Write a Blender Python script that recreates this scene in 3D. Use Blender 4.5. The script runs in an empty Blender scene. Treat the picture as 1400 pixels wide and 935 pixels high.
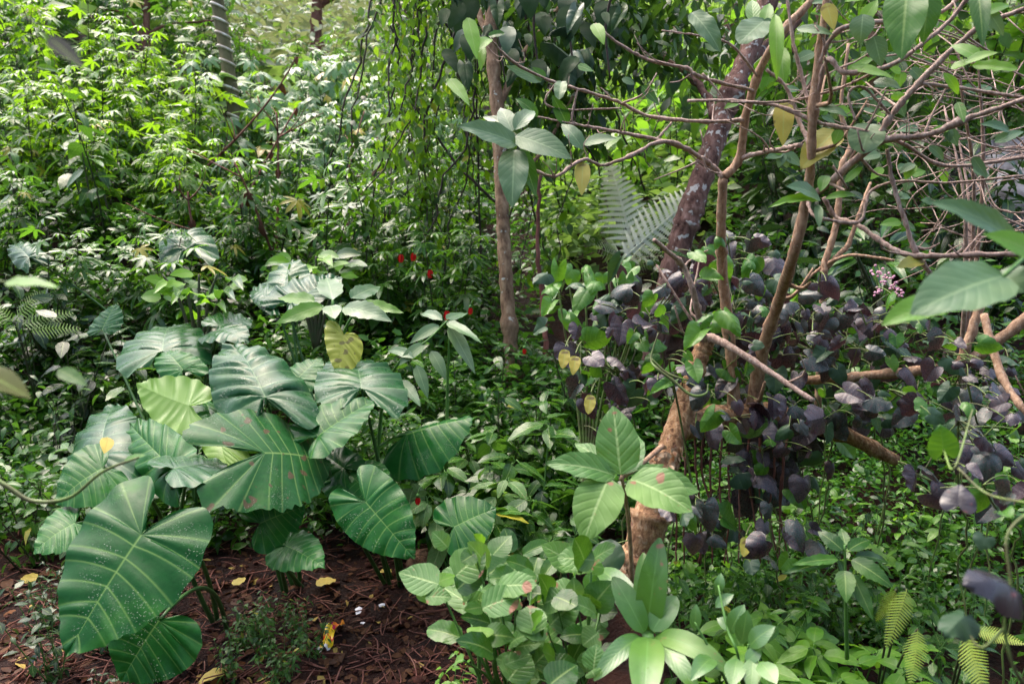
import bpy, math
import numpy as np
from mathutils import Vector, Matrix

# ------------------------------------------------------------------ camera, sky, sun, exposure
scene = bpy.context.scene
COL = scene.collection
PITCH = math.radians(-10.0)
CAM = np.array([0.0, 0.0, 1.6])
FPX = 1089.0                      # focal length in photo pixels (28 mm on 36 mm, 1400 px wide)
cam_d = bpy.data.cameras.new('camera')
cam = bpy.data.objects.new('camera', cam_d)
COL.objects.link(cam)
cam.location = CAM
cam.rotation_euler = (math.radians(90) + PITCH, 0, 0)
cam_d.lens = 28.0
cam_d.sensor_width = 36.0
cam_d.clip_start = 0.05
cam_d.clip_end = 2000
cam_d.dof.use_dof = True
cam_d.dof.focus_distance = 2.7
cam_d.dof.aperture_fstop = 4.5
scene.camera = cam

SUN_EL, SUN_AZ = math.radians(62), math.radians(-35)     # high, behind the hill and to the left
world = bpy.data.worlds.new('World')
scene.world = world
world.use_nodes = True
wn = world.node_tree
for n in list(wn.nodes): wn.nodes.remove(n)
w_out = wn.nodes.new('ShaderNodeOutputWorld')
w_bg = wn.nodes.new('ShaderNodeBackground')
w_sky = wn.nodes.new('ShaderNodeTexSky')
w_sky.sky_type = 'NISHITA'
w_sky.sun_disc = False
w_sky.sun_elevation = SUN_EL
w_sky.sun_rotation = SUN_AZ
w_sky.air_density = 1.0
w_sky.dust_density = 6.0
w_sky.ozone_density = 0.6
w_bg.inputs['Strength'].default_value = 0.15
wn.links.new(w_sky.outputs[0], w_bg.inputs['Color'])
wn.links.new(w_bg.outputs[0], w_out.inputs['Surface'])

sun_d = bpy.data.lights.new('sun', 'SUN')
sun_d.energy = .55
sun_d.angle = math.radians(60)
sun_d.color = (1.0, 0.98, 0.95)
sun = bpy.data.objects.new('sun', sun_d)
COL.objects.link(sun)
to_sun = Vector((math.sin(SUN_AZ) * math.cos(SUN_EL), math.cos(SUN_AZ) * math.cos(SUN_EL), math.sin(SUN_EL)))
sun.rotation_euler = to_sun.to_track_quat('Z', 'Y').to_euler()
sun.location = (-4, 6, 12)

scene.view_settings.view_transform = 'Standard'
scene.view_settings.look = 'None'
scene.view_settings.exposure = 2.1
scene.view_settings.gamma = 1.0
scene.view_settings.use_curve_mapping = False
scene.render.engine = 'CYCLES'
scene.cycles.use_denoising = True
scene.cycles.max_bounces = 6
scene.cycles.diffuse_bounces = 3
scene.cycles.glossy_bounces = 2
scene.cycles.transmission_bounces = 3
scene.cycles.sample_clamp_indirect = 4.0

# ------------------------------------------------------------------ helpers
R_ = np.random.default_rng(7)
FWD = np.array([0.0, math.cos(PITCH), math.sin(PITCH)])
UPV = np.array([0.0, -math.sin(PITCH), math.cos(PITCH)])
RGT = np.array([1.0, 0.0, 0.0])
Z = np.array([0.0, 0.0, 1.0])

def P(px, py, d):
    """photo pixel + distance along the view axis -> point in the world"""
    return CAM + RGT * ((px - 700) / FPX * d) + UPV * ((467.5 - py) / FPX * d) + FWD * d

def unit(v):
    v = np.asarray(v, float)
    return v / (np.linalg.norm(v) + 1e-12)

def smooth(a, b, x):
    t = np.clip((x - a) / (b - a), 0, 1)
    return t * t * (3 - 2 * t)

def bumps(x, y):
    return (np.sin(x * 1.7 + 1.3 * np.sin(y * .9)) * np.cos(y * 1.3 + .7 * x) * .5
            + np.sin(x * 4.1 + 2.0) * np.sin(y * 3.7 + 1) * .2)

def ground(x, y):
    x = np.asarray(x, float); y = np.asarray(y, float)
    left = .46 * np.maximum(y - 3.5, 0)
    mid = .29 * np.maximum(y - 3.5, 0)
    right = .33 * np.maximum(y - 2.5, 0)
    k = smooth(-.55, -.22, x / np.maximum(y, 2.0))
    h = left * (1 - k) + mid * k
    k2 = smooth(.2, 1.6, x)
    h = h * (1 - k2) + right * k2
    h = np.where(h > 16, 16 + (h - 16) * .15, h)
    h = np.minimum(h, 22)
    amp = .03 + .12 * smooth(3, 7, y)
    near = .012 * np.sin(x * 13 + y * 5) * np.sin(y * 17 - x * 3) + .008 * np.sin(x * 31 + 1) * np.sin(y * 29)
    h = h + np.minimum(1.1 * np.maximum(-y - 1.2, 0), 6.0)          # unseen bank added to block sky light from behind
    return .2 + h + amp * bumps(x, y) + near * (1 - smooth(4, 7, y))

def G(x, y):
    return np.array([x, y, float(ground(x, y))])

def meta(o, label=None, cat=None, group=None, kind=None):
    if label: o['label'] = label
    if cat: o['category'] = cat
    if group: o['group'] = group
    if kind: o['kind'] = kind
    return o

def empty(name, loc, label=None, cat=None, group=None, rz=0.0, sc=1.0):
    o = bpy.data.objects.new(name, None)
    o.empty_display_size = .05
    COL.objects.link(o)
    o.location = loc
    o.rotation_euler = (0, 0, rz)
    o.scale = (sc, sc, sc)
    return meta(o, label, cat, group)

def link(name, me, parent=None, mat4=None):
    o = bpy.data.objects.new(name, me)
    COL.objects.link(o)
    if parent is not None: o.parent = parent
    if mat4 is not None: o.matrix_basis = mat4
    return o

class Tm:
    """a piece of surface: vertices, quads, uv and vein weight per vertex"""
    def __init__(s, v, q, uv=None, vein=None):
        s.v = np.asarray(v, float); s.q = np.asarray(q, int)
        n = len(s.v)
        s.uv = np.zeros((n, 2)) if uv is None else np.asarray(uv, float)
        s.vein = np.zeros(n) if vein is None else np.asarray(vein, float)

def cat_tm(ts):
    off = 0; v = []; q = []; uv = []; ve = []
    for t in ts:
        v.append(t.v); q.append(t.q + off); uv.append(t.uv); ve.append(t.vein); off += len(t.v)
    return Tm(np.concatenate(v), np.concatenate(q), np.concatenate(uv), np.concatenate(ve))

def xf(t, M=None, loc=None):
    v = t.v
    if M is not None: v = v @ np.asarray(M).T
    if loc is not None: v = v + np.asarray(loc)
    return Tm(v, t.q, t.uv, t.vein)

def mesh_of(name, t, mat, rnd=None, flat=False):
    me = bpy.data.meshes.new(name)
    n, m = len(t.v), len(t.q)
    me.vertices.add(n)
    me.vertices.foreach_set('co', np.ascontiguousarray(t.v, dtype=np.float32).ravel())
    me.loops.add(m * 4)
    me.polygons.add(m)
    me.loops.foreach_set('vertex_index', np.ascontiguousarray(t.q, dtype=np.int32).ravel())
    me.polygons.foreach_set('loop_start', np.arange(0, m * 4, 4, dtype=np.int32))
    me.update(calc_edges=True)
    uvl = me.uv_layers.new(name='UVMap')
    uvl.data.foreach_set('uv', t.uv[t.q.ravel()].astype(np.float32).ravel())
    a = me.attributes.new('vein', 'FLOAT', 'POINT')
    a.data.foreach_set('value', t.vein.astype(np.float32))
    if rnd is not None:
        a = me.attributes.new('rnd', 'FLOAT', 'POINT')
        a.data.foreach_set('value', np.asarray(rnd, dtype=np.float32))
    me.polygons.foreach_set('use_smooth', np.full(m, not flat))
    me.materials.append(mat)
    me.update()
    return me

def scatter_tm(tms, mats, rng):
    """many copies of small templates as one surface; mats is an (n,4,4) array"""
    n = len(mats)
    idx = rng.integers(0, len(tms), n)
    V = []; Q = []; UV = []; VE = []; RN = []; off = 0
    for k, t in enumerate(tms):
        mk = mats[idx == k]
        if not len(mk): continue
        v = np.einsum('nij,vj->nvi', mk[:, :3, :3], t.v) + mk[:, None, :3, 3]
        nv = len(t.v); c = len(mk)
        V.append(v.reshape(-1, 3))
        Q.append((t.q[None] + (np.arange(c) * nv)[:, None, None]).reshape(-1, 4) + off)
        UV.append(np.tile(t.uv, (c, 1))); VE.append(np.tile(t.vein, c))
        RN.append(np.repeat(rng.random(c), nv))
        off += c * nv
    return Tm(np.concatenate(V), np.concatenate(Q), np.concatenate(UV), np.concatenate(VE)), np.concatenate(RN)

def frames(pos, ydir, nrm, size):
    """(n,4,4): leaf base at pos, growing along ydir, upper face towards nrm"""
    y = ydir / (np.linalg.norm(ydir, axis=1, keepdims=True) + 1e-9)
    x = np.cross(y, nrm); x /= (np.linalg.norm(x, axis=1, keepdims=True) + 1e-9)
    z = np.cross(x, y)
    M = np.zeros((len(pos), 4, 4)); M[:, 3, 3] = 1
    s = np.asarray(size).reshape(-1, 1)
    M[:, :3, 0] = x * s; M[:, :3, 1] = y * s; M[:, :3, 2] = z * s; M[:, :3, 3] = pos
    return M

# ------------------------------------------------------------------ surface shapes
def spline(pts, n):
    pts = np.asarray(pts, float)
    if len(pts) == 2:
        t = np.linspace(0, 1, n)[:, None]
        return pts[0] * (1 - t) + pts[1] * t
    p = np.vstack([2 * pts[0] - pts[1], pts, 2 * pts[-1] - pts[-2]])
    m = len(pts) - 1
    u = np.linspace(0, m - 1e-6, n)
    i = u.astype(int); f = (u - i)[:, None]
    a, b, c, d = p[i], p[i + 1], p[i + 2], p[i + 3]
    return .5 * (2 * b + (c - a) * f + (2 * a - 5 * b + 4 * c - d) * f ** 2 + (3 * b - a - 3 * c + d) * f ** 3)

def tube(pts, rad, sides=7, cap=True, knob=0.0, rng=None):
    pts = np.asarray(pts, float); n = len(pts)
    rad = np.broadcast_to(np.asarray(rad, float), (n,)).copy()
    if knob and rng is not None: rad *= 1 + knob * rng.standard_normal(n)
    rad = np.maximum(rad, .0004)
    tan = np.gradient(pts, axis=0); tan /= (np.linalg.norm(tan, axis=1, keepdims=True) + 1e-9)
    ref = np.array([0, 0, 1.0]) if abs(tan[0][2]) < .9 else np.array([1.0, 0, 0])
    u = unit(np.cross(tan[0], ref)); us = []
    for k in range(n):
        u = unit(u - tan[k] * np.dot(u, tan[k])); us.append(u)
    us = np.array(us); ws = np.cross(tan, us)
    a = np.linspace(0, 2 * np.pi, sides, endpoint=False)
    ring = us[:, None] * np.cos(a)[None, :, None] + ws[:, None] * np.sin(a)[None, :, None]
    v = pts[:, None] + ring * rad[:, None, None]
    L = np.concatenate([[0], np.cumsum(np.linalg.norm(np.diff(pts, axis=0), axis=1))])
    uv = np.stack(np.broadcast_arrays(a[None] / (2 * np.pi), L[:, None]), -1).reshape(-1, 2)
    i = np.arange(n - 1)[:, None] * sides; j = np.arange(sides)[None]; j2 = (j + 1) % sides
    q = np.stack([i + j, i + j2, i + sides + j2, i + sides + j], -1).reshape(-1, 4)
    v = v.reshape(-1, 3)
    if cap:
        c0 = len(v)
        v = np.vstack([v, pts[0], pts[-1]]); uv = np.vstack([uv, [0, 0], [0, L[-1]]])
        jj = np.arange(0, sides); e = (n - 1) * sides
        q0 = np.stack([np.full(sides, c0), (jj + 1) % sides, jj, jj], -1)
        q1 = np.stack([np.full(sides, c0 + 1), e + jj, e + (jj + 1) % sides, e + (jj + 1) % sides], -1)
        # three-cornered caps written as pairs of sectors
        q0 = np.array([[c0, (k + 2) % sides, (k + 1) % sides, k] for k in range(0, sides - 1, 2)])
        q1 = np.array([[c0 + 1, e + k, e + (k + 1) % sides, e + (k + 2) % sides] for k in range(0, sides - 1, 2)])
        q = np.vstack([q, q0, q1])
    return Tm(v, q, uv)

def ovate(W=.5, p=.6, q=1.0, nv=8, nu=2, fold=.12, droop=.2, wave=.0, serr=.0, waves=3, twist=0.0):
    t = np.linspace(0, 1, nv + 1)
    te = np.clip(t, .004, .994)
    w = te ** p * (1 - te) ** q
    w = w / (((p / (p + q)) ** p) * ((q / (p + q)) ** q)) * W / 2
    if serr: w = w * (1 + serr * np.where(np.arange(nv + 1) % 2, 1, -1) * np.sin(np.pi * t))
    s = np.linspace(-1, 1, 2 * nu + 1)
    X = s[None] * w[:, None]
    Y = np.repeat(t[:, None], len(s), 1) - .12 * np.abs(X) * (t[:, None] < .3)
    Zz = fold * np.abs(X) - .5 * fold * X ** 2 / W - droop * t[:, None] ** 2 \
        + wave * np.abs(s)[None] ** 1.5 * np.sin(t[:, None] * np.pi * 2 * waves + np.where(s > 0, .8, 0)[None]) * W
    if twist:
        a = twist * t[:, None]
        X, Zz = X * np.cos(a) - 0 * Zz, Zz + X * np.sin(a)
    v = np.stack([X, Y, Zz], -1).reshape(-1, 3)
    uv = np.stack(np.broadcast_arrays(s[None] * .5 + .5, t[:, None]), -1).reshape(-1, 2)
    m = len(s)
    i = np.arange(nv)[:, None] * m; j = np.arange(m - 1)[None]
    qd = np.stack([i + j, i + j + 1, i + m + j + 1, i + m + j], -1).reshape(-1, 4)
    return Tm(v, qd, uv)

HEART = [(0, -.035), (.06, -.16), (.15, -.33), (.27, -.41), (.385, -.36), (.465, -.2), (.50, 0), (.495, .2),
         (.44, .42), (.345, .62), (.225, .79), (.11, .91), (0, 1.0)]
SAGIT = HEART

def heart_leaf(nb=4, nm=8, lobe=1.0, fold=.12, sidedroop=.25, droop=.2, lobedroop=.25, pucker=.02, wave=.02,
               fr=(0, .085, .28, .5, .72, .915), ss=(0, .025, .12, .28, .45, .62, .78, .92, 1.0), seed=0, waves=7, ragged=0.0):
    rng = np.random.default_rng(seed)
    out = np.array(HEART, float)
    out[:, 1] = np.where(out[:, 1] < 0, out[:, 1] * lobe, out[:, 1])
    M = spline(out, 200)
    L = np.concatenate([[0], np.cumsum(np.linalg.norm(np.diff(M, axis=0), axis=1))]); L /= L[-1]
    ms = [1.0 * k + f for k in range(nb + nm) for f in fr] + [nb + nm]
    mb = .47
    ss = np.array(ss)
    pieces = []
    for side in (-1, 1):
        ph = rng.random() * 6.28
        jit = rng.normal(0, .012, nb + nm + 2)
        V = []; VE = []; UV = []
        for k in ms:
            f = k - int(k)
            if k <= nb:
                S = np.array([0., 0.]); m = mb * k / nb
            else:
                g = (k - nb) / nm
                S = np.array([0., .97 * g ** 1.08]); m = mb + (1 - mb) * g ** .9
            m = np.clip(m + (jit[int(k)] * (1 - f) + jit[int(k) + 1] * f) * (0 < m < 1), 0, 1)
            E = np.array([np.interp(m, L, M[:, 0]), np.interp(m, L, M[:, 1])])
            if ragged: E = E * (1 - ragged * abs(rng.normal()) * (f > .2) * (f < .8))
            C = S + (E - S) * .5 + np.array([.02, -.07]) * np.linalg.norm(E - S) * (1 if k > nb else .3)
            t = ss[:, None]
            pt = (1 - t) ** 2 * S + 2 * t * (1 - t) * C + t ** 2 * E
            x = pt[:, 0]; y = pt[:, 1]
            pk = pucker * (1 + 6 * jit[int(k)] / .012 * .12)
            z = pk * np.sin(np.pi * f) ** 2 * np.minimum(1, ss * 3) * (1 - .35 * ss)
            z = z + fold * x - sidedroop * x ** 2 * 2 - np.where(y > 0, droop * y ** 2, lobedroop * y ** 2)
            z = z + wave * ss ** 3 * np.sin(2 * np.pi * waves * m + ph)
            V.append(np.stack([x * side, y, z], -1)); UV.append(np.stack([x * side, y], -1))
            isv = 1.0 if f == 0 else 0.0
            ve = isv * (1 - .55 * ss)
            if k > nb or k == 0: ve[0] = 1.0
            if k == nb: ve = np.maximum(ve, 1 - .3 * ss)
            VE.append(ve)
        a = len(ms); b = len(ss)
        V = np.array(V).reshape(-1, 3); UV = np.array(UV).reshape(-1, 2); VE = np.array(VE).ravel()
        i = np.arange(a - 1)[:, None] * b; j = np.arange(b - 1)[None]
        q = np.stack([i + j, i + j + 1, i + b + j + 1, i + b + j], -1).reshape(-1, 4)
        if side < 0: q = q[:, ::-1]
        pieces.append(Tm(V, q, UV, VE))
    return cat_tm(pieces)

def palmate(n=7, W=.26, spread=2.3, nv=4, droop=.35, join=.25, rng=None, broad=False):
    rng = rng or np.random.default_rng(1)
    parts = []
    for k in range(n):
        a = (k / (n - 1) - .5) * 2 * spread if n > 1 else 0
        ln = (1 - .38 * abs(a) / spread) * rng.uniform(.9, 1.05)
        t = ovate(W=W * rng.uniform(.9, 1.1), p=.9 if not broad else .6, q=.9, nv=nv, nu=1, fold=.25, droop=droop * rng.uniform(.6, 1.3), serr=.12)
        c, s = math.cos(a), math.sin(a)
        M = np.array([[c, s, 0], [-s, c, 0], [0, 0, 1]]) * ln
        parts.append(xf(t, M))
    return cat_tm(parts)

def frond(npin=22, length=1.0, wid=.42, teeth=9, arch=.35, pin_droop=.15, tooth=.014, taper_base=.6, comb=.22):
    """a fern leaf: midrib along +Y, toothed pinnae to both sides"""
    parts = []
    ys = np.linspace(.06, .985, npin) * length
    def zc(y): return -arch * (y / length) ** 2 * length
    pr = np.stack([np.zeros(20), np.linspace(0, length, 20), zc(np.linspace(0, length, 20))], -1)
    parts.append(tube(pr, np.linspace(.008, .002, 20) * length, 5))
    for y in ys:
        f = y / length
        pl = wid * length * min(1, (f / .28) ** taper_base) * (1 - f) ** .62 + .01 * length
        for sd in (-1, 1):
            n = teeth
            a = np.linspace(0, 1, 2 * n + 1)
            cx = a * pl * sd
            cy = y + a * pl * .25
            cz = zc(y) - pin_droop * pl * a ** 1.5
            hw = tooth * length * (1 - a) ** .5 * np.where(np.arange(2 * n + 1) % 2, 1.0, comb)
            V = np.concatenate([np.stack([cx, cy - hw, cz], -1), np.stack([cx, cy + hw, cz + .1 * hw], -1)])
            m = 2 * n + 1; i = np.arange(m - 1)
            q = np.stack([i, i + 1, i + 1 + m, i + m], -1)
            if sd < 0: q = q[:, ::-1]
            uv = np.concatenate([np.stack([np.zeros(m), a], -1), np.stack([np.ones(m), a], -1)])
            parts.append(Tm(V, q, uv))
    return cat_tm(parts)

# ------------------------------------------------------------------ materials
MATS = {}
def nodes_of(name):
    m = bpy.data.materials.new(name); m.use_nodes = True
    nt = m.node_tree
    for n in list(nt.nodes): nt.nodes.remove(n)
    return m, nt

def lerp_rgb(nt, fac, a, b, blend='MIX'):
    n = nt.nodes.new('ShaderNodeMix'); n.data_type = 'RGBA'; n.blend_type = blend
    for sock, val in ((n.inputs['Factor'], fac), (n.inputs[6], a), (n.inputs[7], b)):
        if hasattr(val, 'links'): nt.links.new(val, sock)
        elif isinstance(val, (int, float)): sock.default_value = val
        else: sock.default_value = (*val, 1) if len(val) == 3 else val
    return n.outputs[2]

def mathn(nt, op, a, b=None, clamp=False):
    n = nt.nodes.new('ShaderNodeMath'); n.operation = op; n.use_clamp = clamp
    for k, v in enumerate((a, b)):
        if v is None: continue
        if hasattr(v, 'links'): nt.links.new(v, n.inputs[k])
        else: n.inputs[k].default_value = v
    return n.outputs[0]

def maprange(nt, v, a, b, c=0.0, d=1.0):
    n = nt.nodes.new('ShaderNodeMapRange'); n.interpolation_type = 'SMOOTHSTEP'
    nt.links.new(v, n.inputs[0])
    for k, x in enumerate((a, b, c, d)): n.inputs[k + 1].default_value = x
    return n.outputs[0]

def noise(nt, vec, scale, detail=3, rough=.6):
    n = nt.nodes.new('ShaderNodeTexNoise')
    if vec is not None: nt.links.new(vec, n.inputs['Vector'])
    n.inputs['Scale'].default_value = scale; n.inputs['Detail'].default_value = detail
    n.inputs['Roughness'].default_value = rough
    return n.outputs['Fac']

def leaf_mat(name, col, col2, vein=(.25, .35, .1), rough=.42, trans=.3, veins='uv', side=9, wet=0.0, spots=0.0, spotcol=(.22, .09, .05),
             odd=None, oddp=0.0, under=None, spec=.38, tcol=None, veinamt=.5, bump=.10, tex=30.0):
    m, nt = nodes_of(name); N = nt.nodes; Lk = nt.links.new
    out = N.new('ShaderNodeOutputMaterial')
    oi = N.new('ShaderNodeObjectInfo')
    at = N.new('ShaderNodeAttribute'); at.attribute_name = 'rnd'
    rnd = mathn(nt, 'FRACT', mathn(nt, 'ADD', mathn(nt, 'MULTIPLY', oi.outputs['Random'], 3.7), at.outputs['Fac']))
    tc = N.new('ShaderNodeTexCoord')
    c = lerp_rgb(nt, rnd, col, col2)
    nz = noise(nt, tc.outputs['Object'], tex, 4, .65)
    c = lerp_rgb(nt, maprange(nt, nz, .3, .75, 0, .45), c, tuple(x * .55 for x in col))
    if odd and oddp > 0:
        rr = mathn(nt, 'FRACT', mathn(nt, 'MULTIPLY', rnd, 17.31))
        c = lerp_rgb(nt, mathn(nt, 'LESS_THAN', rr, oddp), c, odd)
    big = noise(nt, tc.outputs['Object'], tex * .14, 3, .6)
    c = lerp_rgb(nt, maprange(nt, big, .52, .72, 0, .55), c, (col2[0] * 1.5 + .006, col2[1] * 1.25, col2[2] * .95))
    height = None
    if veins == 'uv':
        uvn = N.new('ShaderNodeSeparateXYZ'); Lk(tc.outputs['UV'], uvn.inputs[0])
        au = mathn(nt, 'ABSOLUTE', mathn(nt, 'SUBTRACT', uvn.outputs[0], .5))
        mid = maprange(nt, au, .012, .045, 1, 0)
        fr = mathn(nt, 'FRACT', mathn(nt, 'MULTIPLY', mathn(nt, 'SUBTRACT', uvn.outputs[1], mathn(nt, 'MULTIPLY', au, .55)), float(side)))
        tri = mathn(nt, 'ABSOLUTE', mathn(nt, 'SUBTRACT', fr, .5))
        sv = maprange(nt, tri, .0, .07, .38, 0)
        ve = mathn(nt, 'MAXIMUM', mid, sv)
        bul = maprange(nt, tri, .0, .3, 0, .6)
        height = mathn(nt, 'SUBTRACT', bul, mathn(nt, 'MULTIPLY', ve, .5))
    elif veins == 'attr':
        av = N.new('ShaderNodeAttribute'); av.attribute_name = 'vein'
        ve = av.outputs['Fac']
    else:
        ve = None
    if ve is not None:
        c = lerp_rgb(nt, mathn(nt, 'MULTIPLY', ve, veinamt), c, vein)
    if spots > 0:
        sn = noise(nt, tc.outputs['Object'], 24.0, 1, .4)
        c = lerp_rgb(nt, maprange(nt, sn, .69 - .12 * spots, .72 - .12 * spots), c, spotcol)
        sn2 = noise(nt, tc.outputs['Object'], 90.0, 1, .5)
        c = lerp_rgb(nt, maprange(nt, sn2, .72, .76, 0, .5), c, spotcol)
    geo = N.new('ShaderNodeNewGeometry')
    und = under or tuple(min(1, x * 1.5 + .02) for x in col2)
    cb = lerp_rgb(nt, mathn(nt, 'MULTIPLY', geo.outputs['Backfacing'], .65), c, und)
    bs = N.new('ShaderNodeBsdfPrincipled')
    Lk(cb, bs.inputs['Base Color'])
    rg = maprange(nt, noise(nt, tc.outputs['Object'], tex * .4, 2, .5), .3, .7, rough * .75, min(1, rough * 1.3))
    Lk(rg, bs.inputs['Roughness'])
    bs.inputs['Specular IOR Level'].default_value = spec
    bp = N.new('ShaderNodeBump'); bp.inputs['Strength'].default_value = bump; bp.inputs['Distance'].default_value = .004
    h0 = nz if height is None else mathn(nt, 'ADD', height, mathn(nt, 'MULTIPLY', nz, .5))
    Lk(h0, bp.inputs['Height'])
    Lk(bp.outputs[0], bs.inputs['Normal'])
    if wet > 0:
        vo = N.new('ShaderNodeTexVoronoi'); vo.inputs['Scale'].default_value = 150.0
        Lk(tc.outputs['Object'], vo.inputs['Vector'])
        pat = noise(nt, tc.outputs['Object'], 12.0, 2, .5)
        drop = maprange(nt, vo.outputs['Distance'], .12, .42, 1, 0)
        sel = mathn(nt, 'MULTIPLY', drop, maprange(nt, pat, .50, .60))
        b2 = N.new('ShaderNodeBump'); b2.inputs['Strength'].default_value = 1.0; b2.inputs['Distance'].default_value = .006
        Lk(sel, b2.inputs['Height'])
        Lk(b2.outputs[0], bs.inputs['Coat Normal'])
        Lk(mathn(nt, 'ADD', mathn(nt, 'MULTIPLY', maprange(nt, sel, .02, .1), wet), .04), bs.inputs['Coat Weight'])
        bs.inputs['Coat Roughness'].default_value = .08
    tr = N.new('ShaderNodeBsdfTranslucent')
    t2 = tcol or (min(1, col2[0] * 2.2 + .02), min(1, col2[1] * 2.0 + .02), col2[2] * .9)
    Lk(lerp_rgb(nt, .6, cb, t2), tr.inputs['Color'])
    mx = N.new('ShaderNodeMixShader'); mx.inputs[0].default_value = trans
    Lk(bs.outputs[0], mx.inputs[1]); Lk(tr.outputs[0], mx.inputs[2])
    Lk(mx.outputs[0], out.inputs['Surface'])
    MATS[name] = m
    return m

def bark_mat(name, cols, scale=25.0, rough=.75, stretch=.25, bump=.6, lichen=None, lich=.6, dist=.008):
    m, nt = nodes_of(name); N = nt.nodes; Lk = nt.links.new
    out = N.new('ShaderNodeOutputMaterial'); bs = N.new('ShaderNodeBsdfPrincipled')
    tc = N.new('ShaderNodeTexCoord'); mp = N.new('ShaderNodeMapping')
    mp.inputs['Scale'].default_value = (1, 1, stretch)
    Lk(tc.outputs['Object'], mp.inputs[0])
    n1 = noise(nt, mp.outputs[0], scale, 6, .7)
    n2 = noise(nt, tc.outputs['Object'], scale * .3, 3, .6)
    rp = N.new('ShaderNodeValToRGB'); Lk(n1, rp.inputs[0])
    rp.color_ramp.elements[0].position = .32; rp.color_ramp.elements[1].position = .7
    rp.color_ramp.elements[0].color = (*cols[0], 1); rp.color_ramp.elements[1].color = (*cols[-1], 1)
    for k, cc in enumerate(cols[1:-1]):
        e = rp.color_ramp.elements.new(.32 + .38 * (k + 1) / (len(cols) - 1)); e.color = (*cc, 1)
    c = rp.outputs[0]
    c = lerp_rgb(nt, maprange(nt, n2, .35, .7, 0, .5), c, cols[0])
    if lichen:
        n3 = noise(nt, tc.outputs['Object'], scale * .8, 3, .5)
        c = lerp_rgb(nt, maprange(nt, n3, lich, lich + .06), c, lichen)
    Lk(c, bs.inputs['Base Color']); bs.inputs['Roughness'].default_value = rough; bs.inputs['Specular IOR Level'].default_value = .22
    bp = N.new('ShaderNodeBump'); bp.inputs['Strength'].default_value = bump; bp.inputs['Distance'].default_value = dist
    Lk(n1, bp.inputs['Height']); Lk(bp.outputs[0], bs.inputs['Normal'])
    Lk(bs.outputs[0], out.inputs['Surface'])
    MATS[name] = m
    return m

def plain_mat(name, col, rough=.6, col2=None, scale=20, spec=.22):
    m, nt = nodes_of(name); N = nt.nodes; Lk = nt.links.new
    out = N.new('ShaderNodeOutputMaterial'); bs = N.new('ShaderNodeBsdfPrincipled')
    tc = N.new('ShaderNodeTexCoord')
    n1 = noise(nt, tc.outputs['Object'], scale, 4, .6)
    Lk(lerp_rgb(nt, maprange(nt, n1, .35, .65), col, col2 or tuple(x * .6 for x in col)), bs.inputs['Base Color'])
    bs.inputs['Roughness'].default_value = rough; bs.inputs['Specular IOR Level'].default_value = spec
    bp = N.new('ShaderNodeBump'); bp.inputs['Strength'].default_value = .4; bp.inputs['Distance'].default_value = .004
    Lk(n1, bp.inputs['Height']); Lk(bp.outputs[0], bs.inputs['Normal'])
    Lk(bs.outputs[0], out.inputs['Surface']); MATS[name] = m
    return m

# elephant ears; dark greens hold the foreground's canopy shade in their colour
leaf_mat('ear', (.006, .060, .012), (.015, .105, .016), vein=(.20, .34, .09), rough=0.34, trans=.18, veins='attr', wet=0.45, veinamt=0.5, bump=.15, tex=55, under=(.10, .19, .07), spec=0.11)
leaf_mat('ear_spot', (.012, .066, .018), (.018, .085, .020), vein=(.24, .36, .11), rough=0.36, trans=.12, veins='attr', wet=0.5, spots=0.08, spotcol=(.075, .058, .030), veinamt=0.5, bump=.15, tex=55, spec=0.12)
leaf_mat('ear_lime', (.11, .25, .022), (.15, .30, .030), vein=(.36, .5, .14), rough=.45, trans=.40, veins='attr', veinamt=.5, bump=.1, tex=40, under=(.16, .30, .06))
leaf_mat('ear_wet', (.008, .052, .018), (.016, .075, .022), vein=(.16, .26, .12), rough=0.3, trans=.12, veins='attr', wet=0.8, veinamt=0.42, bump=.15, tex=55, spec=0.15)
leaf_mat('ear_yellow', (.22, .26, .025), (.26, .29, .03), vein=(.30, .34, .06), rough=.5, trans=.3, veins='attr', veinamt=.4, spots=.5, spotcol=(.10, .09, .02))
# shrubs of the hillside
leaf_mat('palm_yellow', (.030, .115, .004), (.14, .29, .010), spec=0.42, rough=0.29, trans=0.42, veins=None, odd=(.34, .27, .03), oddp=.02)
leaf_mat('palm_mid', (.012, .060, .006), (.070, .19, .014), spec=0.38, rough=0.27, trans=.35, veins=None, odd=(.30, .26, .03), oddp=.02)
leaf_mat('palm_pale_sheen', (.05, .15, .04), (.15, .28, .10), rough=0.28, trans=.30, veins=None, odd=(.42, .30, .03), oddp=.05, spec=0.55)  # pale leaves, base raised further to paint in their whitish sky sheen
leaf_mat('palm_dark', (.020, .07, .018), (.045, .11, .022), rough=.38, trans=.25, veins=None)
# ovate leaves
leaf_mat('ov_mid', (.012, .058, .008), (.050, .145, .016), spec=0.3, rough=0.28, trans=.26, odd=(.30, .28, .03), oddp=.015)
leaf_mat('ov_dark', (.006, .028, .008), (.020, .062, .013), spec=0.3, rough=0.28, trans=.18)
leaf_mat('ov_brown', (.06, .075, .02), (.07, .08, .025), rough=.8, trans=.2, spec=.15)
leaf_mat('ov_dull', (.03, .03, .035), (.035, .04, .035), rough=.9, trans=.1, spec=.1)
leaf_mat('ov_bright', (.060, .18, .014), (.13, .29, .024), rough=.4, trans=.4)
leaf_mat('ov_pale', (.055, .16, .030), (.11, .23, .046), spots=0.12, veinamt=0.7, bump=0.25, vein=(.30, .42, .16), rough=.48, trans=.28, side=7, spec=.4, tex=14)
leaf_mat('ov_grey', (.040, .110, .042), (.085, .16, .066), vein=(.2, .3, .14), rough=.42, trans=.2, side=8)
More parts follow.
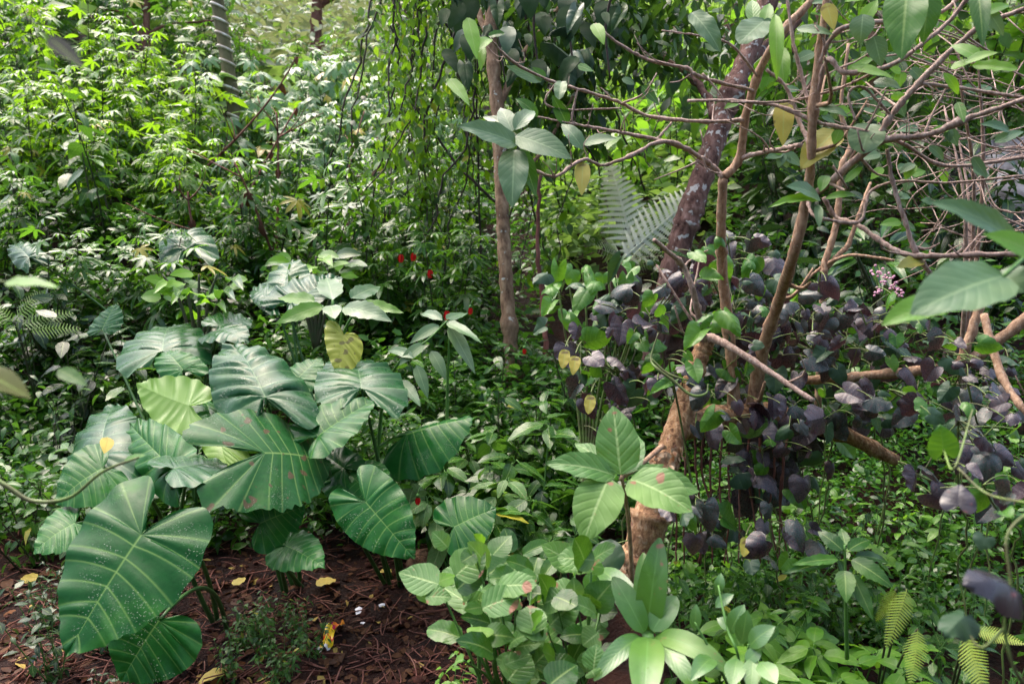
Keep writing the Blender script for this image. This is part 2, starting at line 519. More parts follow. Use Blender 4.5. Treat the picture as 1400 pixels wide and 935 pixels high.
leaf_mat('ov_gloss', (.05, .14, .03), (.08, .19, .04), vein=(.16, .28, .07), rough=.3, trans=.2, side=10, spec=.7)
leaf_mat('ov_yellow', (.22, .23, .035), (.30, .27, .045), rough=.5, trans=.35, spots=0.45, spotcol=(.10, .07, .02))
leaf_mat('strap', (.055, .16, .022), (.095, .21, .032), spots=0.05, vein=(.12, .26, .06), rough=.36, trans=.25, side=1, spec=.5)
leaf_mat('purple', (.018, .016, .021), (.085, .068, .078), spec=0.5, vein=(.016, .014, .018), rough=0.3, trans=0.16, veins='attr', veinamt=.6, spots=.25, spotcol=(.16, .05, .05),
         under=(.075, .045, .058), tcol=(.10, .03, .04), bump=.2, tex=40, odd=(.026, .042, .034), oddp=.3)
leaf_mat('heart_green', (.030, .12, .014), (.085, .22, .022), vein=(.16, .3, .08), rough=.34, trans=.3, veins='attr', veinamt=.5, tex=40)
leaf_mat('heart_dark', (.014, .046, .02), (.026, .072, .026), vein=(.05, .10, .05), rough=.48, trans=.15, veins='attr', veinamt=.5, tex=40)
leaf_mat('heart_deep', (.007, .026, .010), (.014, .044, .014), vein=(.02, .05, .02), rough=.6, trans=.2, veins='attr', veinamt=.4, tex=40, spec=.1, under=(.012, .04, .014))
leaf_mat('fern_silver', (.50, .55, .46), (.58, .62, .54), rough=.4, trans=.3, veins=None, tex=8, spec=.5)
leaf_mat('fern_dark', (.05, .11, .02), (.09, .16, .03), spec=0.1, rough=0.6, trans=.3, veins=None)
leaf_mat('fern_lime', (.17, .27, .03), (.24, .33, .05), rough=.45, trans=.35, veins=None)
leaf_mat('cover', (.009, .048, .005), (.050, .155, .014), spec=0.3, rough=0.27, trans=.3, veins=None)
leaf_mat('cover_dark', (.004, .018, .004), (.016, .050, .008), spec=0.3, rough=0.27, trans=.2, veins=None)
leaf_mat('cover_far_lit', (.055, .14, .03), (.13, .23, .06), rough=.4, trans=.4, veins=None)  # greens lightened to paint in the bright, hazy light of distance and gap
leaf_mat('dry', (.07, .12, .05), (.20, .24, .15), rough=.6, trans=0.2, veins=None)  # scrub paled so its colour stands in for bright light on the far slope
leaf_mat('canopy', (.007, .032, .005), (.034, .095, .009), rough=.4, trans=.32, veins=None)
leaf_mat('vine', (.028, .100, .006), (.10, .22, .012), rough=.4, trans=.42, veins=None, odd=(.30, .26, .03), oddp=.04)
leaf_mat('dead', (.035, .014, .009), (.105, .048, .022), spec=0.1, rough=.6, trans=.1, vein=(.06, .03, .015), odd=(.30, .22, .06), oddp=.03)
leaf_mat('dead_yellow', (.40, .30, .05), (.48, .40, .10), rough=.55, trans=.2, vein=(.3, .2, .04))
# stems and bark
plain_mat('stalk', (.10, .22, .05), .4, (.06, .15, .035), 12)
plain_mat('stalk_ear', (.055, .13, .035), .4, (.035, .085, .025), 12)
plain_mat('stalk_dark', (.05, .045, .025), .6, (.035, .055, .02), 30)
plain_mat('vine_stem', (.13, .20, .05), .5, (.09, .09, .04), 25)
plain_mat('twig_dark', (.045, .030, .022), .7, (.025, .02, .015), 40)
bark_mat('bark_pink', [(.15, .095, .072), (.37, .25, .20), (.55, .44, .37)], 130, .6, .4, .9, dist=.004, lichen=(.42, .40, .34), lich=.66)
bark_mat('bark_tan', [(.15, .08, .046), (.36, .22, .135), (.50, .36, .25)], 110, .65, .35, 1.0, dist=.005, lichen=(.40, .38, .30), lich=.67)
bark_mat('bark_flaky', [(.09, .035, .018), (.44, .25, .125), (.66, .48, .32)], 75, .8, .6, 1.0, dist=.014, lichen=(.16, .05, .06), lich=.66)
bark_mat('bark_mottled', [(.045, .018, .013), (.20, .105, .08), (.34, .21, .17)], 34, .8, .4, 1.0, lichen=(.45, .42, .38), lich=.585, dist=.018)
bark_mat('bark_grey', [(.07, .035, .02), (.27, .17, .10), (.42, .30, .19)], 34, .8, .35, .9, lichen=(.40, .40, .34), lich=.64, dist=.012)
bark_mat('bark_red', [(.07, .025, .018), (.20, .08, .06), (.28, .15, .11)], 14, .8, .3, .9, dist=.02)
bark_mat('culm_green', [(.06, .05, .022), (.12, .11, .045), (.17, .14, .07)], 14, .75, .2, .2)
plain_mat('culm_ring', (.68, .62, .52), .7, (.42, .33, .25), 20)
plain_mat('cut_wood', (.55, .42, .28), .8, (.40, .27, .16), 60)
plain_mat('rock_grey', (.27, .255, .26), .85, (.11, .10, .10), 9)
plain_mat('husk', (.16, .09, .055), .9, (.08, .045, .03), 40)
plain_mat('petal_red', (.65, .02, .012), .5, (.5, .01, .01), 30)
plain_mat('petal_pink', (.62, .36, .46), .6, (.55, .25, .35), 60)
plain_mat('petal_violet', (.42, .05, .45), .6, (.4, .1, .5), 60)
plain_mat('paper', (.72, .70, .78), .5, (.6, .6, .68), 60)
plain_mat('flake', (.62, .44, .28), .8, (.26, .12, .06), 45)
plain_mat('clod', (.065, .018, .010), .85, (.03, .010, .007), 35)

def soil_mat():  # wet dark soil, darkened further in place of overhead canopy shade
    m, nt = nodes_of('soil'); N = nt.nodes; Lk = nt.links.new
    out = N.new('ShaderNodeOutputMaterial'); bs = N.new('ShaderNodeBsdfPrincipled'); tc = N.new('ShaderNodeTexCoord')
    n1 = noise(nt, tc.outputs['Object'], 5, 8, .7); n2 = noise(nt, tc.outputs['Object'], 40, 6, .7)
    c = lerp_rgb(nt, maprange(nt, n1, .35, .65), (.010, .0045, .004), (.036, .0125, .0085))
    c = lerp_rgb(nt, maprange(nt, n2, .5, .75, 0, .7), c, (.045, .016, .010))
    Lk(c, bs.inputs['Base Color'])
    Lk(maprange(nt, n2, .3, .7, .55, .95), bs.inputs['Roughness']); bs.inputs['Specular IOR Level'].default_value = .15
    bp = N.new('ShaderNodeBump'); bp.inputs['Strength'].default_value = 1.0; bp.inputs['Distance'].default_value = .03
    Lk(mathn(nt, 'ADD', n1, n2), bp.inputs['Height']); Lk(bp.outputs[0], bs.inputs['Normal'])
    Lk(bs.outputs[0], out.inputs['Surface']); MATS['soil'] = m
soil_mat()

def wrapper_mat():
    m, nt = nodes_of('wrapper'); N = nt.nodes; Lk = nt.links.new
    out = N.new('ShaderNodeOutputMaterial'); bs = N.new('ShaderNodeBsdfPrincipled'); tc = N.new('ShaderNodeTexCoord')
    sp = N.new('ShaderNodeSeparateXYZ'); Lk(tc.outputs['UV'], sp.inputs[0])
    rp = N.new('ShaderNodeValToRGB'); rp.color_ramp.interpolation = 'CONSTANT'
    wob = mathn(nt, 'ADD', sp.outputs[1], mathn(nt, 'MULTIPLY', noise(nt, tc.outputs['UV'], 4, 2), .35))
    Lk(wob, rp.inputs[0])
    e = rp.color_ramp.elements
    e[0].position = 0; e[0].color = (.75, .72, .75, 1)
    e[1].position = .25; e[1].color = (.80, .55, .02, 1)
    for p_, c_ in ((.45, (.70, .06, .02, 1)), (.55, (.85, .62, .04, 1)), (.85, (.35, .02, .12, 1)), (.93, (.75, .25, .03, 1))):
        x = e.new(p_); x.color = c_
    Lk(rp.outputs[0], bs.inputs['Base Color']); bs.inputs['Roughness'].default_value = .25
    Lk(bs.outputs[0], out.inputs['Surface']); MATS['wrapper'] = m
wrapper_mat()

# ------------------------------------------------------------------ leaf templates and their shared meshes
TT = {}
TT['ov'] = [ovate(.50, .6, 1.0, 8, 2, .18, .25, .02), ovate(.54, .65, .9, 8, 2, .22, .42, .03), ovate(.46, .55, 1.0, 8, 2, .10, .10, .03, twist=.35)]
TT['broad'] = [ovate(.72, .5, .85, 10, 3, .16, .22, .03), ovate(.66, .55, .8, 10, 3, .22, .38, .04), ovate(.78, .5, .7, 10, 3, .10, .12, .04)]
TT['narrow'] = [ovate(.30, .8, 1.0, 8, 2, .22, .25, .02), ovate(.34, .8, .9, 8, 2, .3, .5, .02)]
TT['round'] = [ovate(.85, .45, .55, 9, 3, .14, .15, .03), ovate(.8, .45, .5, 9, 3, .2, .3, .04)]
TT['tooth'] = [ovate(.42, .6, 1.0, 14, 2, .2, .3, .02, serr=.07), ovate(.46, .6, 1.0, 14, 2, .16, .15, .03, serr=.07)]
TT['strap'] = [ovate(.26, .45, .6, 12, 2, .35, .35, .01), ovate(.22, .45, .6, 12, 2, .3, .7, .01)]
TT['small'] = [ovate(.5, .6, 1.0, 3, 1, .2, .3), ovate(.58, .6, .9, 3, 1, .15, .1), ovate(.42, .6, 1.0, 3, 1, .3, .55)]
TT['tiny'] = [ovate(.55, .6, .8, 2, 1, .2, .3), ovate(.5, .7, .8, 2, 1, .15, .1)]
TT['palm'] = [palmate(7, .26, 2.2, rng=R_), palmate(7, .24, 2.4, droop=.55, rng=R_), palmate(5, .30, 1.7, droop=.2, rng=R_)]
TT['palmbroad'] = [palmate(5, .42, 1.7, droop=.45, rng=R_, broad=True), palmate(7, .36, 2.1, droop=.6, rng=R_, broad=True), palmate(5, .45, 1.5, droop=.3, rng=R_, broad=True)]
_lo = dict(nb=2, nm=5, fr=(0, .1, .5, .9), ss=(0, .05, .3, .6, .85, 1.0))
TT['heart'] = [heart_leaf(**_lo, lobe=.75, fold=.15, sidedroop=.35, droop=.2, pucker=.016, wave=.03, seed=3, waves=3),
               heart_leaf(**_lo, lobe=.65, fold=-.12, sidedroop=.5, droop=.4, pucker=.016, wave=.04, seed=4, waves=3),
               heart_leaf(**_lo, lobe=.85, fold=.35, sidedroop=.15, droop=.1, pucker=.016, wave=.05, seed=5, waves=2),
               heart_leaf(**_lo, lobe=.55, fold=.02, sidedroop=.7, droop=.6, pucker=.016, wave=.05, seed=6, waves=3)]
TT['heart'] += [heart_leaf(**_lo, lobe=.6, fold=.55, sidedroop=.1, droop=.3, pucker=.014, wave=.07, seed=8, waves=2),
                heart_leaf(**_lo, lobe=.9, fold=-.3, sidedroop=.3, droop=.15, pucker=.014, wave=.06, seed=9, waves=4),
                heart_leaf(**_lo, lobe=.4, fold=.2, sidedroop=.9, droop=.8, pucker=.012, wave=.04, seed=10, waves=2, ragged=.06)]
TT['fern'] = [frond()]
_mc = {}
def shared(kind, k, mat):
    key = (kind, k, mat)
    if key not in _mc: _mc[key] = mesh_of('leaf_' + kind, TT[kind][k], MATS[mat])
    return _mc[key]

def mat4(M): return Matrix([[float(x) for x in r] for r in M])

def place(J, T, W=None, hw=None, under=False, comp=0.0, nrm=None):
    """4x4 for a leaf whose stalk joins at J and whose tip is at T.  W: where the half width 0.5 lies."""
    J = np.asarray(J, float); T = np.asarray(T, float)
    Y = T - J; L = np.linalg.norm(Y)
    if W is not None:
        X = (np.asarray(W) - J) / .5
        N = unit(np.cross(X, Y))
    else:
        nn = nrm if nrm is not None else unit(unit(CAM - J) + .8 * Z)
        X = unit(np.cross(Y, nn)); N = unit(np.cross(X, Y)); X = X * (hw if hw else L)
    s = np.dot(N, CAM - J)
    if (s < 0) != under: X = -X; N = -N
    M = np.eye(4); M[:3, 0] = X; M[:3, 1] = Y + comp * L * N; M[:3, 2] = N * L; M[:3, 3] = J
    return M

def bez(a, b, c, n=12):
    t = np.linspace(0, 1, n)[:, None]
    return (1 - t) ** 2 * np.asarray(a) + 2 * t * (1 - t) * np.asarray(b) + t ** 2 * np.asarray(c)

# ------------------------------------------------------------------ ground
def build_ground():
    def axis(lo, hi, fine_lo, fine_hi, fine, coarse):
        a = list(np.arange(fine_lo, fine_hi, fine))
        x = fine_hi; st = fine
        while x < hi: a.append(x); st = min(st * 1.18, coarse); x += st
        a.append(hi)
        x = fine_lo; st = fine
        b = []
        while x > lo: st = min(st * 1.18, coarse); x -= st; b.append(x)
        b.append(lo)
        return np.unique(np.array(b[::-1] + a))
    xs = axis(-250, 250, -2.4, 2.6, .035, 14); ys = axis(-120, 400, 1.2, 4.6, .035, 14)
    X, Y = np.meshgrid(xs, ys)
    H = ground(X, Y)
    rng = np.random.default_rng(3)
    near = (np.abs(X) < 3) & (Y > 1) & (Y < 5)
    H = H + near * rng.normal(0, .006, H.shape)
    v = np.stack([X, Y, H], -1).reshape(-1, 3)
    m = len(xs); i = np.arange(len(ys) - 1)[:, None] * m; j = np.arange(m - 1)[None]
    q = np.stack([i + j, i + j + 1, i + m + j + 1, i + m + j], -1).reshape(-1, 4)
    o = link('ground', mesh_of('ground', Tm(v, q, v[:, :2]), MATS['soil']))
    meta(o, kind='structure'); o['label'] = 'dark red-brown soil and rising forest slope'
build_ground()

# ------------------------------------------------------------------ plants by recipe
def leaf_dirs(rng, n, el=(-.6, .3)):
    az = np.cumsum(rng.uniform(1.9, 2.9, n)) + rng.uniform(0, 6.28)
    e = rng.uniform(el[0], el[1], n)
    d = np.stack([np.cos(az) * np.cos(e), np.sin(az) * np.cos(e), np.sin(e)], -1)
    return d

def recipe(seed, H, nst, nper, kind, size, pet=.5, lean=.3, el=(-.6, .25), start=.25, whorl=False, rstem=.006, face=0.0):
    """one plant at the origin: stem surface and a list of leaves (template number, matrix)"""
    rng = np.random.default_rng(seed)
    stems = []; mats = []
    for s in range(nst):
        az = rng.uniform(0, 6.28); ln = lean * rng.uniform(.2, 1.0); h = H * rng.uniform(.65, 1.05)
        b = np.array([rng.normal(0, .03), rng.normal(0, .03), -.05])
        top = b + np.array([math.cos(az) * ln * h, math.sin(az) * ln * h, h])
        mid = (b + top) / 2 + np.array([rng.normal(0, .06), rng.normal(0, .06), .06]) * h
        pts = bez(b, mid, top, 9)
        stems.append(tube(pts, np.linspace(rstem, rstem * .35, 9), 5, cap=False))
        if whorl:
            ts = np.clip(np.concatenate([rng.uniform(.86, 1.0, nper * 2 // 3), rng.uniform(start, .85, nper - nper * 2 // 3)]), 0, 1)
        else:
            ts = np.linspace(start, 1, nper)
        d = leaf_dirs(rng, nper, el)
        d[:, 2] += (ts - .6) * .5
        for k in range(nper):
            f = ts[k] * 8; i = min(int(f), 7); p0 = pts[i] + (pts[i + 1] - pts[i]) * (f - i)
            sz = size * rng.uniform(.65, 1.15) * (1 - .35 * max(0, ts[k] - .85) / .15 * rng.random())
            p1 = p0 + d[k] * sz * pet + Z * sz * pet * .3
            if pet > .15: stems.append(tube(np.array([p0, (p0 + p1) / 2 + Z * .1 * sz, p1]), rstem * .28, 3, cap=False))
            nr = Z + rng.normal(0, .28, 3) - np.array([0, face, 0])
            yd = d[k] - Z * rng.uniform(.0, .5) - Z * face * max(0, -d[k][1]) * .8 + Z * face * max(0, d[k][1]) * .5
            mats.append(frames(p1[None], yd[None], nr[None], [sz])[0])
    k = rng.integers(0, len(TT[kind]), len(mats))
    return dict(stem=cat_tm(stems), mats=np.array(mats), idx=k, kind=kind, seed=seed, cache={})

def plant(rc, name, loc, rz, sc, mat, stemmat, label, cat, group, single=True, leafname='leaf'):
    root = empty(name, loc, label, cat, group, rz, sc)
    if ('stem', stemmat) not in rc['cache']:
        rc['cache'][('stem', stemmat)] = mesh_of('stem', rc['stem'], MATS[stemmat])
    link('stem', rc['cache'][('stem', stemmat)], root)
    if single:
        for k, M in zip(rc['idx'], rc['mats']):
            link(leafname, shared(rc['kind'], int(k), mat), root, mat4(M))
    else:
        if ('fol', mat) not in rc['cache']:
            t, rn = scatter_tm(TT[rc['kind']], rc['mats'], np.random.default_rng(rc['seed']))
            rc['cache'][('fol', mat)] = mesh_of('foliage', t, MATS[mat], rn)
        meta(link('foliage', rc['cache'][('fol', mat)], root), kind='stuff')
    return root

def on_ground(px, d, guess_h=0.0):
    """ground point under the photo column px at distance d"""
    x = (px - 700) / FPX * d; y = d * math.cos(PITCH)
    return G(x, y)

RC = {
    'palm': [recipe(11 + k, 1.5, 4, 20, 'palm', .185, .7, .35, (-.5, .3), .25, rstem=.010, face=.12) for k in range(4)],
    'palmbroad': [recipe(31 + k, 1.8, 4, 15, 'palmbroad', .24, .6, .3, (-.6, .2), .35, rstem=.012, face=.35) for k in range(4)],
    'ov': [recipe(51 + k, .75, 4, 13, 'ov', .12, .35, .45, (-.5, .4), .2) for k in range(4)],
    'ovsmall': [recipe(71 + k, .55, 6, 16, 'small', .065, .3, .6, (-.5, .5), .1, rstem=.004) for k in range(4)],
    'ovbig': [recipe(81 + k, 1.1, 4, 14, 'ov', .17, .3, .4, (-.6, .3), .2, rstem=.008) for k in range(3)],
    'whorl': [recipe(91 + k, .5, 4, 14, 'ov', .12, .2, .55, (-.45, .35), .5, whorl=True, rstem=.005) for k in range(4)],
    'narrow': [recipe(95 + k, .9, 4, 18, 'narrow', .16, .2, .4, (-.4, .6), .2) for k in range(3)],
}

ORD = ['leftmost', 'second', 'third', 'fourth', 'fifth', 'sixth', 'seventh', 'eighth', 'ninth']
def row_label(base, k, n, nrow):
    per = n // nrow; i, j = k % per, k // per
    place_ = 'leftmost' if i == 0 else ('rightmost' if i == per - 1 else ORD[i] + ' from left')
    rows = {1: [''], 2: [' in the front row', ' in the back row'], 3: [' in the front row', ' in the middle row', ' in the back row']}[nrow]
    return base + ', ' + place_ + rows[j]

def row(kind, mat, stemmat, spots, name, label, cat, group, single, seed, sc=(.85, 1.2), leafname='leaf', dz=0.0, nrow=None):
    rng = np.random.default_rng(seed)
    if nrow == 1: spots = sorted(spots)
    for k, (px, d) in enumerate(spots):
        g = on_ground(px, d); g[2] += dz
        plant(RC[kind][int(rng.integers(0, len(RC[kind])))], name, g, rng.uniform(-.8, .8) if kind.startswith('palm') else rng.uniform(0, 6.28), rng.uniform(*sc), mat, stemmat,
              label if nrow is None else row_label(label, k, len(spots), nrow), cat, group, single, leafname)

def jitter(seed, x0, x1, nx, d0, d1, nd, jx=.4, jd=.4):
    rng = np.random.default_rng(seed); out = []
    for j in range(nd):
        for i in range(nx):
            px = x0 + (x1 - x0) * (i + .5 + rng.uniform(-jx, jx) + (.5 if j % 2 else 0)) / nx
            d = d0 + (d1 - d0) * (j + .5 + rng.uniform(-jd, jd)) / nd
            out.append((px, d))
    return out

# hillside on the left: palmate shrubs
row('palm', 'palm_yellow', 'stalk_dark', jitter(1, 0, 285, 5, 5.6, 8.5, 3, .3), 'palmate_shrub',
    'yellow-green palmate shrub left of the ringed bamboo', 'shrub', 'yellow-green palmate shrubs on the left slope', True, 1, (.6, .85), nrow=3)
row('palm', 'palm_mid', 'stalk_dark', jitter(2, 330, 590, 4, 5.0, 7.2, 2), 'palmate_shrub',
    'mid-green palmate shrub below the pale shrubs', 'shrub', 'mid-green palmate shrubs mid slope', True, 2, (.6, .85), nrow=2)
row('palm', 'palm_mid', 'stalk_dark', jitter(12, -10, 330, 5, 4.3, 5.4, 1), 'palmate_shrub',
    'low palmate shrub at the left hill foot', 'shrub', 'low palmate shrubs at the foot of the left hillside', True, 12, (.5, .7), nrow=1)
row('palmbroad', 'palm_pale_sheen', 'stalk_dark', jitter(3, 350, 590, 4, 7.4, 9.6, 3), 'broadleaf_shrub',
    'pale broad-leaved shrub right of the bamboo', 'shrub', 'pale broad-leaved shrubs mid slope', True, 3, (.55, .8), nrow=3)
row('palm', 'palm_mid', 'stalk_dark', [q for q in jitter(4, -60, 620, 11, 9.0, 16, 6) if not (360 < q[0] < 560 and q[1] > 13)], 'hillside_shrub',
    'distant green palmate-leaved shrub high on the left hillside', 'shrub', 'distant shrubs high on the hillside', False, 4, (.6, .95))


row('ovbig', 'ov_mid', 'stalk_dark', jitter(6, 0, 560, 5, 5.2, 8.0, 2), 'slope_shrub',
    'large-leaved green shrub among the palmate shrubs', 'shrub', 'large-leaved shrubs on the slope', True, 6, (.6, 1.0), nrow=2)
row('narrow', 'palm_yellow', 'stalk_dark', jitter(7, 60, 600, 5, 6.0, 9.0, 2), 'slope_shrub',
    'narrow-leaved light green shrub among the palmate shrubs', 'shrub', 'narrow-leaved shrubs on the slope', True, 7, (.8, 1.3), nrow=2)
_r = np.random.default_rng(14)
for _k, _px in enumerate(np.sort(_r.uniform(30, 560, 9))):
    _d = _r.uniform(5.2, 8.0); _g = on_ground(_px, _d)
    _o = empty('dead_stem', _g, 'bare dry brown stem leaning on the slope, ' + (['leftmost', 'second from left', 'third from left', 'fourth from left', 'fifth from left', 'sixth from left', 'seventh from left', 'eighth from left', 'rightmost'][_k]), 'dead stem', 'dry stems on the slope')
    _e = np.array([_r.normal(0, .5), _r.normal(0, .3), _r.uniform(.7, 1.3)])
    _p = bez([0, 0, -.1], _e * .5 + _r.normal(0, .12, 3), _e, 12)
    link('stem', mesh_of('stem', tube(_p, np.linspace(.013, .005, 12), 6), MATS['bark_red']), _o)
    for _q in range(3):
        _i = int(_r.integers(4, 11)); _v = _p[_i] + np.array([_r.normal(0, .2), _r.normal(0, .2), .18])
        link('twig', mesh_of('twig', tube(bez(_p[_i], (_p[_i] + _v) / 2 + _r.normal(0, .03, 3), _v, 6), np.linspace(.006, .002, 6), 5), MATS['bark_red']), _o)
    for _q in range(2):
        _i = int(_r.integers(5, 12)); _m = frames(_p[_i][None], np.array([[_r.normal(0, .4), -.3, -1]]), np.array([[_r.normal(0, .5), -1, .4]]), [_r.uniform(.05, .09)])[0]
        link('dead_leaf', shared('broad', _q, 'dead'), _o, mat4(_m))

# ------------------------------------------------------------------ undergrowth carpets (uncountable small leaves)
def carpet(name, label, x0, x1, d0, d1, n, kind, size, mat, hmax, seed, hmin=0.0, el=(-.6, .6), cat='undergrowth', keep=None):
    rng = np.random.default_rng(seed)
    d = np.sqrt(rng.uniform(d0 ** 2, d1 ** 2, n)); px = rng.uniform(x0, x1, n)
    x = (px - 700) / FPX * d; y = d * math.cos(PITCH)
    clump = .5 + .5 * np.sin(x * 5.1 + 2 * np.sin(y * 3.3)) * np.sin(y * 4.7 + 1.5 * np.sin(x * 2.9))
    h = hmin + hmax * (.25 + .75 * clump) * rng.random(n) ** .6
    z = ground(x, y) + h
    k = np.ones(n, bool) if keep is None else keep(x, y)
    x, y, z, d = x[k], y[k], z[k], d[k]; n = len(x)
    az = rng.uniform(0, 6.28, n); e = rng.uniform(el[0], el[1], n)
    yd = np.stack([np.cos(az) * np.cos(e), np.sin(az) * np.cos(e), np.sin(e)], -1)
    nr = Z[None] + rng.normal(0, .45, (n, 3))
    M = frames(np.stack([x, y, z], -1), yd, nr, size * rng.uniform(.6, 1.3, n))
    t, rn = scatter_tm(TT[kind], M, rng)
    o = link(name, mesh_of(name, t, MATS[mat], rn))
    return meta(o, label, cat, kind='stuff')

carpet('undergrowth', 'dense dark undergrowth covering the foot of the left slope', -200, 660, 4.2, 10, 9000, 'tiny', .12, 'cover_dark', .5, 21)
carpet('undergrowth', 'fine mid-green leaves filling the left slope between shrubs', -150, 660, 3.9, 9, 30000, 'small', .06, 'cover', .62, 20)
carpet('undergrowth', 'distant leafy undergrowth covering the upper hillside', -200, 1600, 9.0, 26, 16000, 'tiny', .26, 'cover_far_lit', 1.3, 22)
carpet('undergrowth', 'dark undergrowth behind the slender trunk and purple vine', 620, 1600, 3.6, 10, 22000, 'tiny', .075, 'cover', .6, 23, keep=lambda x, y: ~((x / y * FPX > 60) & (x / y * FPX < 270) & (y > 4.0)))
carpet('undergrowth', 'leafy undergrowth coloured as if sunlit in the gap behind the tree fern', 740, 990, 5.6, 11, 7000, 'tiny', .11, 'cover_far_lit', .8, 27)
carpet('undergrowth', 'far scrub painted pale for bright light on the slope above the hillside shrubs', 300, 680, 10.5, 30, 11000, 'tiny', .19, 'dry', 2.0, 28)
carpet('undergrowth', 'small wet leaves carpeting the ground left of the elephant ears', -150, 330, 2.75, 4.4, 9000, 'small', .052, 'cover', .45, 24, keep=lambda x, y: (y > 2.95))
carpet('undergrowth', 'fine-leaved green creeper under the purple vine', 900, 1500, 2.3, 3.9, 15000, 'small', .032, 'cover', .38, 25)
carpet('undergrowth', 'dense small green leaves between the elephant ears and trunk', 400, 900, 2.9, 4.6, 15000, 'small', .045, 'cover', .5, 26, keep=lambda x, y: y > 2.95)

def blocker_bank_cover():  # leaves over the added bank that shuts out sky behind
    rng = np.random.default_rng(29); n = 5000
    x = rng.uniform(-14, 14, n); y = rng.uniform(-11, -1.4, n); z = ground(x, y) + rng.uniform(0, .9, n)
    az = rng.uniform(0, 6.28, n); e = rng.uniform(-.8, .4, n)
    yd = np.stack([np.cos(az) * np.cos(e), np.sin(az) * np.cos(e), np.sin(e)], -1)
    t, rn = scatter_tm(TT['small'], frames(np.stack([x, y, z], -1), yd, Z[None] + rng.normal(0, .5, (n, 3)), .4 * rng.uniform(.6, 1.3, n)), rng)
    meta(link('undergrowth', mesh_of('undergrowth', t, MATS['cover'], rn)), 'leafy growth on the added unseen bank behind the viewpoint', 'undergrowth', kind='stuff')
blocker_bank_cover()
carpet('undergrowth', 'leafy growth on the slope beyond the right edge of view', 1480, 2700, 1.6, 8, 9000, 'tiny', .12, 'cover', .5, 41)
carpet('undergrowth', 'leafy growth on the slope beyond the left edge of view', -1300, -120, 2.4, 8, 9000, 'tiny', .12, 'cover', .5, 42)

# left middle: wet-leaved low shrubs
row('ovsmall', 'ov_mid', 'stalk_dark', jitter(31, -20, 190, 4, 2.9, 4.0, 2), 'low_shrub',
    'low wet small-leaved shrub left of elephant ears', 'shrub', 'wet low shrubs left of the elephant ears', True, 31, (.8, 1.1), nrow=2)
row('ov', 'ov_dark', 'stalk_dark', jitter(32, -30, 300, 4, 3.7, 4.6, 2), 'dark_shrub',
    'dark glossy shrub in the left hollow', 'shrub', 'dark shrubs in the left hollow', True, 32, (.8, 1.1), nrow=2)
row('ov', 'ov_mid', 'stalk', jitter(33, 190, 470, 4, 3.4, 4.4, 2), 'leafy_shrub',
    'ovate-leaved shrub behind the elephant ears', 'shrub', 'ovate-leaved shrubs behind the elephant ears', True, 33, (.75, 1.0), nrow=2)
# centre
row('ov', 'ov_mid', 'stalk_dark', jitter(34, 520, 790, 5, 3.1, 3.9, 2), 'leafy_shrub',
    'ovate-leaved shrub before the slender trunk', 'shrub', 'ovate-leaved shrubs before the slender trunk', True, 34, (.6, .85), nrow=2)
row('palm', 'palm_mid', 'stalk_dark', jitter(35, 510, 640, 3, 4.6, 6.2, 2, .3), 'flowering_shrub',
    'bushy palmate shrub among the red flowers', 'shrub', 'bushy shrubs with red flowers', True, 35, (.5, .65), nrow=2)
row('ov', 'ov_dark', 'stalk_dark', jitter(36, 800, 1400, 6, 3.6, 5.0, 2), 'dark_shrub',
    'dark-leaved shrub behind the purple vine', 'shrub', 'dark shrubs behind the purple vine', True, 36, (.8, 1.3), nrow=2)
row('narrow', 'ov_dark', 'stalk_dark', jitter(37, 1000, 1450, 6, 4.8, 7.0, 2), 'shade_shrub',
    'dark narrow-leaved shrub beyond the bare twigs', 'shrub', 'dark narrow-leaved shrubs beyond the bare twigs', False, 37, (1.1, 1.8), nrow=2)
row('ovbig', 'ov_bright', 'stalk_dark', jitter(38, 760, 970, 4, 6.4, 9.5, 3), 'sunlit_shrub',
    'sunlit light-green shrub above the tree fern', 'shrub', 'sunlit shrubs in the gap above the tree fern', False, 38, (.8, 1.3), nrow=3)
row('ovbig', 'ov_bright', 'stalk_dark', jitter(39, 960, 1500, 7, 7.0, 12.0, 3), 'forest_shrub',
    'forest shrub far behind the bare branches', 'shrub', 'forest shrubs far behind the bare branches', False, 39, (1.4, 2.2), nrow=3)

